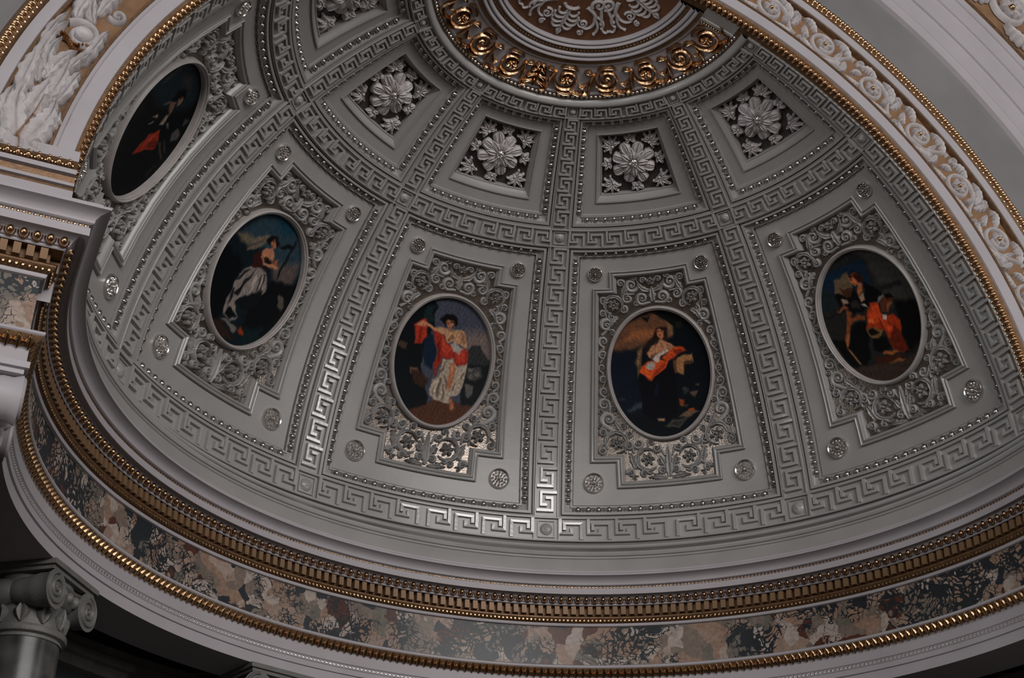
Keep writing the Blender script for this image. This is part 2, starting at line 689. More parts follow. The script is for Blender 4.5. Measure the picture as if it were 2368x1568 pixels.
ent = sweep([(1.17, -.40), (1.15, -.447), (1.025, -.447), (1.025, -.4235), (1.021, -.4225), (1.021, -.411), (1.019, -.409), (1.019, -.402),
             (1.016, -.400), (1.016, -.376), (1.014, -.374)], 'trim_1', 'white', None)
tag(ent, 'pale lavender entablature around the foot of the half dome', None, None, 'structure')
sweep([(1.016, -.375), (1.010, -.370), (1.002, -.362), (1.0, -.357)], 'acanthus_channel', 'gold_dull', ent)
sweep([(1.0, -.357), (.998, -.355), (.998, -.351), (1.003, -.349), (1.01, -.345), (1.02, -.344)], 'fillet', 'white', ent)
sweep([(1.02, -.344), (1.02, -.247)], 'frieze', 'marble', ent)
sweep([(1.02, -.249), (1.014, -.248), (1.012, -.244), (1.012, -.242)], 'fillet', 'white', ent)
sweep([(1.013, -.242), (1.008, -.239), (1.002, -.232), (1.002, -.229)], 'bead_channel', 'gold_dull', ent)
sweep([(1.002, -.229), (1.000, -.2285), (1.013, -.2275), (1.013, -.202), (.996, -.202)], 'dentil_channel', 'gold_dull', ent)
sweep([(.996, -.203), (.994, -.2015), (.994, -.199), (.990, -.198), (.986, -.190), (.980, -.1835), (.978, -.1815), (.966, -.1815)], 'egg_moulding', 'white', ent)
sweep([(.968, -.1815), (.968, -.1855), (.965, -.1855), (.965, -.171), (.968, -.170), (.968, -.165), (.963, -.1645), (.961, -.163), (.960, -.157), (.954, -.151), (.945, -.1475), (.940, -.1465), (.940, -.142),
       (.95, -.139), (.955, -.137), (.953, -.1345), (.953, -.131), (.955, -.130)], 'cornice', 'white', ent)
sweep([(.955, -.130), (.956, -.105), (.957, -.100), (.954, -.098), (.954, -.0955), (.957, -.095), (.957, -.0925)], 'attic_band', 'dome', ent, apse=True)
sweep([(.957, -.0925), (.953, -.091), (.9505, -.086), (.952, -.081), (.957, -.079), (.985, -.0775), (.992, -.066), (.975, -.0625), (.973, -.060), (.973, -.055), (.985, -.050), (.992, -.044), (1.003, -.0365)], 'base_moulding', 'ridge', ent, apse=True)


def along_entablature(r, pitch):
    """positions (x, y, direction into the room, direction along) on the swept path at radius r"""
    n = int(round(pi * r / pitch))
    out = []
    for i in range(n):
        a = pi * (1 - (i + .5) / n)
        out.append(((r * cos(a), r * sin(a)), (-cos(a), -sin(a)), (sin(a), -cos(a))))
    y = FY - (1.02 - r)
    k = 0
    while k < 18:
        x = r + (k + .6) * pitch
        out.append(((-x, y), (0, -1), (1, 0)))
        out.append(((x, y), (0, -1), (1, 0)))
        k += 1
    m_ = int((-y) / pitch)
    for i in range(m_):
        yy = -(i + .5) * pitch
        out.append(((-r, yy), (1, 0), (0, 1)))
        out.append(((r, yy), (-1, 0), (0, -1)))
    return out


def along(name, mesh, parent, r, z, pitch):
    for (x, y), n, t in along_entablature(r, pitch):
        place(name, mesh, parent, (x, y, z), (t[0], t[1], 0), (0, 0, 1), (n[0], n[1], 0))


flat = lambda x, y, h: (x, y, h)
# dentils
mb = MB()
mb.box(-.0068, .0068, -.0112, .0112, -.004, .0155, .0012)
along('dentil', mb.mesh('dentil', M['dentil'], smooth=False), ent, 1.012, -.2145, .0203)
# eggs with their shells
mb = MB()
mb.bump(0, 0, .0060, .0078, .0085, flat, 0, 10, 3)
mb.ribbon([(.0084 * cos(t), .0096 * sin(t) - .0005) for t in [pi * (.92 + 1.16 * i / 8) for i in range(9)]], .0016, .0045, flat, -.001)
me = mb.mesh('egg', M['gold_aged'])
me_e = me
for (x, y), n, t in along_entablature(.987, .0203):
    nn = Vector((n[0], n[1], -.55)).normalized()
    tt = Vector((t[0], t[1], 0))
    place('egg', me_e, ent, (x, y, -.1905), tt, nn.cross(tt), nn)
# acanthus leaves of the architrave
mb = MB()
mb.leaf([(0, .012), (0, .006), (0, 0), (0, -.006), (0, -.0125)], .0092, 2.5, .0050, flat, 0)
me = mb.mesh('acanthus_leaf', M['gold_aged'])
for (x, y), n, t in along_entablature(1.008, .0165):
    nn = Vector((n[0], n[1], -.85)).normalized()
    tt = Vector((t[0], t[1], 0))
    place('acanthus_leaf', me, ent, (x, y, -.3665), tt, nn.cross(tt), nn)


def bead_stuff(r, z, pitch, size, mat, tall=1.0):
    mb = MB()
    for (x, y), n, t in along_entablature(r, pitch):
        f = lambda a, b_, h: (x + t[0] * a + n[0] * h, y + t[1] * a + n[1] * h, z + b_)
        mb.bump(0, 0, size, size * tall, size * .9, f, 0, 6, 2)
    part(mb, 'bead_row', mat, ent, kind='stuff')


bead_stuff(1.006, -.2365, .0098, .0040, 'gold_aged', 1.3)
bead_stuff(.968, -.1675, .0085, .0033, 'gold_aged')
bead_stuff(1.020, -.4055, .0100, .0036, 'silver')

# ---- front wall with its arch
def arch_band(prof, name, mat, parent, t0=6.4, t1=173.6, n=110, smooth=True):
    mb = MB()
    mb.grid([[(r * cos(radians(lerp(t0, t1, i / n))), ARCH_Y - h, ZC + r * sin(radians(lerp(t0, t1, i / n)))) for r, h in prof] for i in range(n + 1)])
    return part(mb, name, mat, parent, (0, 0, 0), smooth)


wall = arch_band([(1.19, -.02), (1.20, 0), (1.40, 0), (1.9, 0), (3.0, 0)], 'wall_front', 'grey_wall', None, -2, 182)
tag(wall, 'grey wall face above the great arch', None, None, 'structure')
arch = arch_band([(1.014, -.004), (1.016, .008), (1.043, .008), (1.046, .004), (1.053, .004)], 'trim_2', 'white', None)
tag(arch, 'white and gilt archivolt framing the half dome', None, None, 'structure')
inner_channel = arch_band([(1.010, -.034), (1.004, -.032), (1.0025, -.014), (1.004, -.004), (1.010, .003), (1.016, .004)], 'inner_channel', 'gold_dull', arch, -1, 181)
arch_band([(1.052, .004), (1.053, .007), (1.057, .007), (1.058, -.006)], 'gilt_line', 'gold_dull', arch)
arch_band([(1.057, -.006), (1.155, -.006)], 'foliage_ground', 'ochre', arch)
arch_band([(1.152, -.006), (1.153, .007), (1.158, .007), (1.159, .003)], 'gilt_line', 'gold_dull', arch)
arch_band([(1.158, .003), (1.160, .008), (1.181, .008), (1.183, .002)], 'outer_fillet', 'white', arch)
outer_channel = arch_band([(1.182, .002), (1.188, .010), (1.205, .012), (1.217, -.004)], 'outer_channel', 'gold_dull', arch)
# gilt leaf beads of the two rows
mb = MB()
mb.bump(0, 0, .0062, .0085, .0085, flat, 0, 8, 3)
mb.bump(.0068, -.003, .0028, .005, .005, flat, 0, 6, 2)
mb.bump(-.0068, -.003, .0028, .005, .005, flat, 0, 6, 2)
mb.bump(.0, .009, .004, .0034, .004, flat, 0, 6, 2)
gl = mb.mesh('gilt_leaf', M['gold'])


def arch_beads(parent, r, y, pitch, nrm_out, t0, t1):
    """nrm_out: (radial, forward) direction of the bead"""
    n = int((t1 - t0) / pitch)
    for i in range(n):
        a = radians(t0 + (i + .5) * pitch)
        er = Vector((cos(a), 0, sin(a)))
        tt = Vector((-sin(a), 0, cos(a)))
        nn = (er * nrm_out[0] + Vector((0, -1, 0)) * nrm_out[1]).normalized()
        place('gilt_leaf', gl, parent, (r * cos(a), y, ZC + r * sin(a)), tt, nn.cross(tt), nn)


arch_beads(inner_channel, 1.0045, -.040, .80, (-.86, .5), 0, 180)
arch_beads(outer_channel, 1.198, ARCH_Y - .010, .66, (-.25, 1), 5.2, 175)
# plain white mouldings of the outer arch
oa = arch_band([(1.368, 0), (1.372, .010), (1.398, .011), (1.400, .0135), (1.404, .0135), (1.406, .011), (1.452, .012), (1.454, .017), (1.515, .019), (1.517, .023), (1.56, .024),
                (1.562, .028), (1.578, .028), (1.58, .024), (1.59, .024)], 'trim_3', 'white', None, -2, 182)
tag(oa, 'white stepped mouldings of the outer arch', None, None, 'structure')
arch_band([(1.590, .024), (1.592, .028), (1.598, .028), (1.60, .022)], 'gilt_line', 'gold_dull', oa, -2, 182)
arch_band([(1.60, .022), (1.80, .022)], 'foliage_ground', 'ochre', oa, -2, 182)
arch_band([(1.80, .022), (1.81, .05), (1.9, .05), (1.95, .02)], 'outer_fillet', 'white', oa, -2, 182)


# foot of the archivolt: straight mouldings above the cornice
for s in (-1, 1):
    def foot(prof, name, mat, parent):
        mb = MB()
        x0, x1 = 1.75, .998
        rows = [[(s * x0, ARCH_Y - h, z) for h, z in prof], [(s * x1, ARCH_Y - h, z) for h, z in prof],
                [(s * x1, 0.0, z) for h, z in prof]]
        mb.grid(rows[:2])
        mb.grid(rows[1:])
        return part(mb, name, mat, parent, (0, 0, 0), False)
    foot([(-.006, .034), (.0085, .033), (.0085, .012), (.004, .0115)], 'foot_fillet', 'white', arch)
    fc = foot([(.004, .0115), (.012, .010), (.014, .001), (.007, -.008)], 'foot_channel', 'gold_dull', arch)
    foot([(.007, -.008), (.014, -.0085), (.014, -.0175), (.006, -.018)], 'foot_fillet', 'white', arch)
    foot([(.006, -.018), (.004, -.034)], 'foot_channel', 'gold_dull', arch)
    foot([(.004, -.034), (.012, -.0345), (.012, -.0405), (.006, -.041)], 'foot_fillet', 'white', arch)
    foot([(.006, -.041), (.006, -.053)], 'foot_channel', 'gold_dull', arch)
    foot([(.006, -.053), (.02, -.056), (.02, -.16), (.0, -.26)], 'foot_block', 'white', arch)
    k = 0
    while k < 42:
        x = s * (1.012 + k * .0165)
        place('gilt_leaf', gl, fc, (x, ARCH_Y - .012, .001), (1, 0, 0), (0, 0, 1), (0, -1, 0), .85)
        k += 1

# ---- room below the entablature
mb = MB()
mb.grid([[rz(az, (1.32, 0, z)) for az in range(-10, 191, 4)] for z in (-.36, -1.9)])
aw = part(mb, 'wall_apse', 'shade_wall', None)
tag(aw, 'dark wall of the apse behind the columns', None, None, 'structure')
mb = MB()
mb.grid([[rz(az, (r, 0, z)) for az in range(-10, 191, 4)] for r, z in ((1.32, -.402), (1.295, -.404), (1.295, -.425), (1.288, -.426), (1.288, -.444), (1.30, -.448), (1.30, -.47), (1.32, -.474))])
part(mb, 'wall_moulding', 'pale_stone_shaded', aw)
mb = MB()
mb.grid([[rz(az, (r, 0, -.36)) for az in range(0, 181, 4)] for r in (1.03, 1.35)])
part(mb, 'soffit', 'shade_wall', aw)
mb = MB()
mb.box(-9, 9, -10, 3, -1.93, -1.9)
fl = part(mb, 'floor', 'floor', None, (0, 0, 0), False)
tag(fl, 'dark wooden floor of the hall', None, None, 'structure')
# side parts of the front wall below the entablature
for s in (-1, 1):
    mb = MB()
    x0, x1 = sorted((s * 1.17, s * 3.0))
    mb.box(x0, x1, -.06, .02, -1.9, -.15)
    part(mb, 'wall_pier', 'shade_wall', wall, (0, 0, 0), False)

# ================================================================== the panels of the dome
BAYS = (162, 126, 90, 54, 18)                # from left to right in the picture
WHO = ('dark leftmost painting', 'harp player', 'standing woman in red',
       'haloed woman in orange', 'seated artist')


def outline(corners, h, sub):
    """closed outline through (d, e) corners, each edge subdivided"""
    out = []
    n = len(corners)
    for i in range(n):
        a, c = corners[i], corners[(i + 1) % n]
        for k in range(sub):
            t = k / sub
            out.append(sph(lerp(a[0], c[0], t), lerp(a[1], c[1], t), h))
    return out


def loft_frame(mb, outer, inner, prof, sub=8):
    rows = []
    for t, h in prof:
        rows.append(outline([(lerp(a[0], c[0], t), lerp(a[1], c[1], t)) for a, c in zip(outer, inner)], h, sub))
    mb.grid(rows, True)


def patch(mb, d0, d1, e0, e1, h, nd=6, ne=6):
    """d0, d1: functions or numbers of elevation"""
    g = lambda v, e: v(e) if callable(v) else v
    mb.grid([[sph(lerp(g(d0, e), g(d1, e), i / nd), e, h) for i in range(nd + 1)] for e in [lerp(e0, e1, k / ne) for k in range(ne + 1)]])


# egg mesh shared by the borders of the dome
flat = lambda x, y, h: (x, y, h)
D1 = pi / 180


def egg_mesh(sx, sy):
    mb = MB()
    mb.bump(0, 0, .43 * D1 * sx, .56 * D1 * sy, .0100, flat, 0, 10, 3)
    me_ = mb.mesh('egg', M['silver_egg'])
    mb = MB()
    mb.ribbon([(.58 * D1 * sx * cos(t), .66 * D1 * sy * sin(t)) for t in [pi * (.9 + 1.2 * i / 7) for i in range(8)]], .075 * D1, .0062, flat, -.001)
    mb.ribbon([(.71 * D1 * sx, -.40 * D1 * sy), (.71 * D1 * sx, 0), (.71 * D1 * sx, .42 * D1 * sy)], [.02 * D1, .10 * D1, .03 * D1], .006, flat, -.001)
    return me_, mb.mesh('dart', M['relief'])


def border_eggs(parent, origin, outer, inner, t, h, pitch, meshes):
    c = [(lerp(a[0], b_[0], t), lerp(a[1], b_[1], t)) for a, b_ in zip(outer, inner)]
    for i in range(4):
        a, b_ = c[i], c[(i + 1) % 4]
        em = (a[1] + b_[1]) / 2
        L_ = sqrt(((b_[0] - a[0]) * cos(radians(em))) ** 2 + (b_[1] - a[1]) ** 2)
        n = int(round(L_ / pitch)) - 1
        for k in range(n):
            q = (k + 1) / (n + 1)
            d, e = lerp(a[0], b_[0], q), lerp(a[1], b_[1], q)
            ex, ey, nn = [Vector(v) for v in frame_at(d, e)]
            # blunt end of the egg towards the field
            if i == 0:      # top edge
                up = ey
                side = 1
            elif i == 1:    # right edge
                up = ex
            elif i == 2:
                up = -ey
            else:
                up = -ex
            n2 = (nn - up * 0.55).normalized()
            rt = up.cross(n2).normalized()
            u2 = n2.cross(rt)
            p = Vector(sph(d, e, h)) - Vector(origin)
            place('egg', meshes[0], parent, p, rt, u2, n2)
            place('dart', meshes[1], parent, p, rt, u2, n2)


# ---- large lower panel: field and egg-and-dart border
P0 = sph(0, 27.65, 0)
LO_OUT = [(-16.07, 46.52), (16.07, 46.52), (16.23, 6.93), (-16.23, 6.93)]
LO_IN = [(-13.35, 44.9), (13.35, 44.9), (14.08, 9.0), (-14.08, 9.0)]
HF = -.013
F_OUT = [(-7.7, 42.85), (7.7, 42.85), (7.75, 40.42), (10.9, 40.42), (11.5, 15.2), (7.65, 15.2), (7.6, 11.4), (-7.6, 11.4), (-7.65, 15.2), (-11.5, 15.2), (-10.9, 40.42), (-7.75, 40.42)]
F_IN = [(-6.35, 41.85), (6.35, 41.85), (6.4, 39.5), (9.75, 39.5), (10.35, 16.3), (6.45, 16.3), (6.4, 12.5), (-6.4, 12.5), (-6.45, 16.3), (-10.35, 16.3), (-9.75, 39.5), (-6.4, 39.5)]

before = {o.name for o in COL.objects}
panel = link('dome_panel', None, None, rz(0, P0))
fd = lambda e: lerp(14.08, 13.35, (e - 9.0) / 35.9)
b2 = lambda e: lerp(11.5, 10.9, (e - 15.2) / 25.22)
b1 = lambda e: lerp(7.65, 7.7, (e - 15.2) / 25.22)
neg = lambda f: (lambda e: -f(e))
mb = MB()
patch(mb, neg(fd), fd, 9.0, 11.4, HF, 14, 2)
patch(mb, neg(fd), fd, 42.85, 44.9, HF, 14, 2)
for (e0, e1) in ((11.4, 15.2), (40.42, 42.85)):
    patch(mb, neg(fd), neg(b1), e0, e1, HF, 5, 3)
    patch(mb, b1, fd, e0, e1, HF, 5, 3)
patch(mb, neg(fd), neg(b2), 15.2, 40.42, HF, 3, 14)
patch(mb, b2, fd, 15.2, 40.42, HF, 3, 14)
part(mb, 'field', 'dome', panel, P0)
mb = MB()
loft_frame(mb, LO_OUT, LO_IN, ((-.02, -.012), (0, .003), (.10, .004), (.13, -.008), (.19, -.008), (.22, .002), (.40, .002), (.43, -.0055), (.56, -.0105), (.78, -.0125), (.80, -.008), (.92, -.008), (.93, HF - .004), (1.0, HF - .004), (1.0, HF)), 14)
part(mb, 'border', 'dome', panel, P0)
mb = MB()
loft_frame(mb, LO_OUT, LO_IN, ((.42, -.0032), (.45, -.0062), (.58, -.0088), (.76, -.0105), (.79, -.0085)), 14)
ec = part(mb, 'egg_channel', 'relief', panel, P0)
border_eggs(ec, P0, LO_OUT, LO_IN, .62, -.0095, 1.44, egg_mesh(1, 1))
index_kids(new_objects(before))
panels = [panel] + [copy_tree(panel) for _ in range(4)]
for o, az, who in zip(panels, BAYS, WHO):
    o.location = Vector(rz(az, P0)) * S
    o.rotation_euler.z = radians(az)
    tag(o, 'large grey dome panel with silver egg border around the ' + who, 'ceiling panel', 'large lower panels of the dome')

# ---- relief panel: stepped frame, silvered ground, foliage in relief
before = {o.name for o in COL.objects}
relief = link('relief_panel', None, None, P0)
HG = -.0235
mb = MB()
patch(mb, lambda e: -lerp(10.4, 9.7, (e - 16.2) / 23.4), lambda e: lerp(10.4, 9.7, (e - 16.2) / 23.4), 16.2, 39.6, HG, 16, 18)
patch(mb, -6.5, 6.5, 12.4, 16.4, HG, 8, 4)
patch(mb, -6.5, 6.5, 39.4, 41.95, HG, 8, 4)
part(mb, 'ground', 'relief_ground', relief, P0)
mb = MB()
loft_frame(mb, F_OUT, F_IN, ((-.06, HF), (-.06, HF - .004), (.0, HF - .004), (.0, -.0065), (.10, -.0045), (.20, -.006), (.22, -.009), (.34, -.0095), (.42, -.006), (.55, -.0045), (.68, -.006), (.74, -.011), (.86, -.013), (.98, -.018), (1, HG)), 6)
part(mb, 'frame', 'rib', relief, P0)
HR = .0115


def scroll_part(x, y, r_, start, hand, turns=1.55, tail=None, w=.40):
    r = r_ * 1.08
    mb = MB()
    p = spiral(x, y, r, turns, start, hand, 26, .10)
    if tail:
        p0 = p[0]
        tl = bez(tail, (lerp(tail[0], p0[0], .4), lerp(tail[1], p0[1], .2)), (p0[0] + (p0[0] - p[1][0]) * 2.2, p0[1] + (p0[1] - p[1][1]) * 2.2), p0, 9)
        p = tl[:-1] + p
    n = len(p)
    wd = [r * w * (.45 + .55 * sin(pi * min(1, (i + 2) / (n * .75)))) for i in range(n)]
    mb.ribbon(p, wd, [HR * (.75 + .25 * i / n) for i in range(n)], map_bay, HG)
    mb.bump(x, y, r * .26, r * .26, HR * 1.15, map_bay, HG, 8, 2)
    part(mb, 'scroll', 'relief', relief, P0)


def flower_part(x, y, r, n=6, ph=0.0, ring=None, start=0, hand=1):
    mb = MB()
    for i in range(n):
        a = ph + 2 * pi * i / n
        sp = [(x + r * t * cos(a), y + r * t * sin(a)) for t in (.18, .4, .6, .8, 1.0)]
        mb.leaf(sp, r * .42, 1.5, HR * 1.2, map_bay, HG)
    mb.bump(x, y, r * .25, r * .25, HR * 1.7, map_bay, HG, 8, 2)
    part(mb, 'flower', 'relief', relief, P0)
    if ring:
        mb = MB()
        p = [(x + ring * (1 - .12 * i / 26) * cos(start + hand * 2 * pi * .86 * i / 26), y + ring * (1 - .12 * i / 26) * sin(start + hand * 2 * pi * .86 * i / 26)) for i in range(27)]
        mb.leaf(p, ring * .27, 7, HR, map_bay, HG, .4)
        part(mb, 'leaf', 'relief', relief, P0)


def leaf_part(pts, w, lobes=3):
    mb = MB()
    mb.leaf(bez(*pts, n=14), w * 1.35, lobes, HR, map_bay, HG)
    part(mb, 'leaf', 'relief', relief, P0)


for s in (-1, 1):
    X = lambda x: s * x
    st = lambda a: a if s > 0 else pi - a
    # lower part
    flower_part(X(7.15), 18.1, 1.0, 6, .3, 1.62, st(-.6), s)
    flower_part(X(2.95), 15.55, 1.0, 6, .1, 1.62, st(-2.4), s)
    for x, y, r, a, hd, tl in ((8.05, 21.5, 1.0, -1.2, 1, (7.0, 19.7)), (8.5, 23.65, .72, 2.2, -1, (7.7, 22.4)), (8.35, 25.5, .58, -1.2, 1, (8.2, 24.3)), (8.3, 27.2, .48, 2.2, -1, (8.5, 26.1)),
                              (8.3, 28.9, .48, -1.2, 1, (8.2, 27.8)), (8.05, 30.7, .54, 2.2, -1, (8.5, 29.6)), (7.7, 32.7, .64, -1.2, 1, (8.2, 31.3)), (7.0, 35.0, .82, 2.2, -1, (7.8, 33.6)),
                              (4.1, 17.85, .66, -.4, -1, (4.9, 16.6)), (1.55, 17.0, .55, 2.6, 1, (.5, 15.9)), (.95, 13.75, .58, 3.0, -1, (.2, 14.6)), (3.6, 13.45, .52, 2.8, -1, (2.3, 13.6)), (5.45, 13.65, .58, 0.2, 1, (4.4, 14.6)),
                              (5.5, 17.6, .62, 1.2, 1, (6.0, 16.6)), (9.2, 17.0, .50, .4, -1, (8.6, 18.2)), (9.0, 19.6, .5, 2.0, -1, (8.5, 18.6)),
                              (2.75, 40.6, .86, -2.6, 1, (1.2, 39.6)), (1.45, 38.6, .72, -.8, 1, (.3, 37.9)), (4.25, 41.0, .5, 2.8, -1, (3.7, 40.0)), (3.55, 38.75, .62, .5, -1, (2.5, 39.3)), (1.1, 41.2, .42, 3.0, -1, (.2, 40.6)),
                              (6.9, 38.6, .5, -.6, 1, (6.2, 38.3)), (4.3, 37.2, .5, 2.4, 1, (4.9, 36.9)), (7.3, 36.7, .42, 2.0, -1, (6.9, 36.0)),
                              (1.2, 15.0, .42, 1.0, 1, (.4, 14.4)), (4.9, 15.3, .45, 2.0, -1, (4.2, 14.6)), (2.3, 17.9, .40, .6, 1, (2.8, 17.4)), (6.1, 20.4, .45, 1.0, 1, (6.6, 19.6)), (5.3, 19.2, .42, 2.8, -1, (5.8, 18.6)),
                              (9.3, 20.6, .40, 2.0, 1, (9.0, 21.3)), (7.2, 23.0, .38, .5, 1, (7.7, 22.5)), (9.1, 22.6, .36, 2.5, -1, (8.8, 22.0)), (7.9, 24.7, .32, .5, -1, (8.2, 24.2)), (6.1, 36.2, .42, 1.2, -1, (6.6, 36.8)),
                              (2.3, 41.6, .34, 2.0, 1, (2.9, 41.3)), (3.8, 39.8, .40, 1.0, -1, (3.2, 39.8)), (2.4, 38.0, .40, 2.4, 1, (2.0, 38.4)), (5.9, 39.1, .36, .4, 1, (5.3, 39.0)), (6.3, 33.9, .36, 2.2, 1, (6.8, 34.3)), (2.0, 13.0, .34, 1.0, 1, (1.5, 13.4)), (4.9, 12.95, .3, 2.0, -1, (4.4, 13.2))):
        scroll_part(X(x), y, r, st(a), hd * s, 1.5, (X(tl[0]), tl[1]))
    flower_part(X(5.6), 37.9, .85, 6, .2, 1.35, st(-1.0), s)
    leaf_part(((X(.3), 12.8), (X(1.4), 12.7), (X(2.2), 13.0), (X(3.0), 12.9)), .34, 4)
    leaf_part(((X(4.6), 14.2), (X(5.2), 15.4), (X(4.9), 16.2), (X(5.6), 16.6)), .42, 3)
    leaf_part(((X(.2), 14.0), (X(.9), 15.0), (X(.9), 15.6), (X(1.3), 16.0)), .34, 3)
    leaf_part(((X(6.2), 19.6), (X(6.6), 20.4), (X(7.0), 20.6), (X(7.2), 21.4)), .36, 3)
    leaf_part(((X(.2), 39.6), (X(1.0), 39.7), (X(1.6), 40.0), (X(2.0), 41.3)), .32, 3)
    leaf_part(((X(5.2), 36.2), (X(5.9), 35.7), (X(6.3), 35.6), (X(6.3), 34.6)), .36, 3)
    leaf_part(((X(4.4), 39.2), (X(4.0), 39.6), (X(3.8), 40.4), (X(3.4), 41.4)), .32, 3)
leaf_part(((0, 12.8), (0, 13.8), (0, 15.2), (0, 17.5)), .55, 5)
leaf_part(((0, 38.0), (0, 38.8), (0, 39.6), (0, 40.2)), .45, 3)
flower_part(0, 41.0, .62, 5, pi / 2)
index_kids(new_objects(before))
reliefs = [relief] + [copy_tree(relief) for _ in range(4)]
for o, az, who in zip(reliefs, BAYS, WHO):
    o.location = Vector(rz(az, P0)) * S
    o.rotation_euler.z = radians(az)
    tag(o, 'stepped silver relief of scrolling foliage surrounding the ' + who, 'relief', 'stepped relief panels of the dome')

# ---- oval paintings
EA, EB, EC = 7.12, 9.05, 27.65
HC = -.0215


def srgb(c):
    return np.where(c <= .04045, c / 12.92, ((c + .055) / 1.055) ** 2.4)


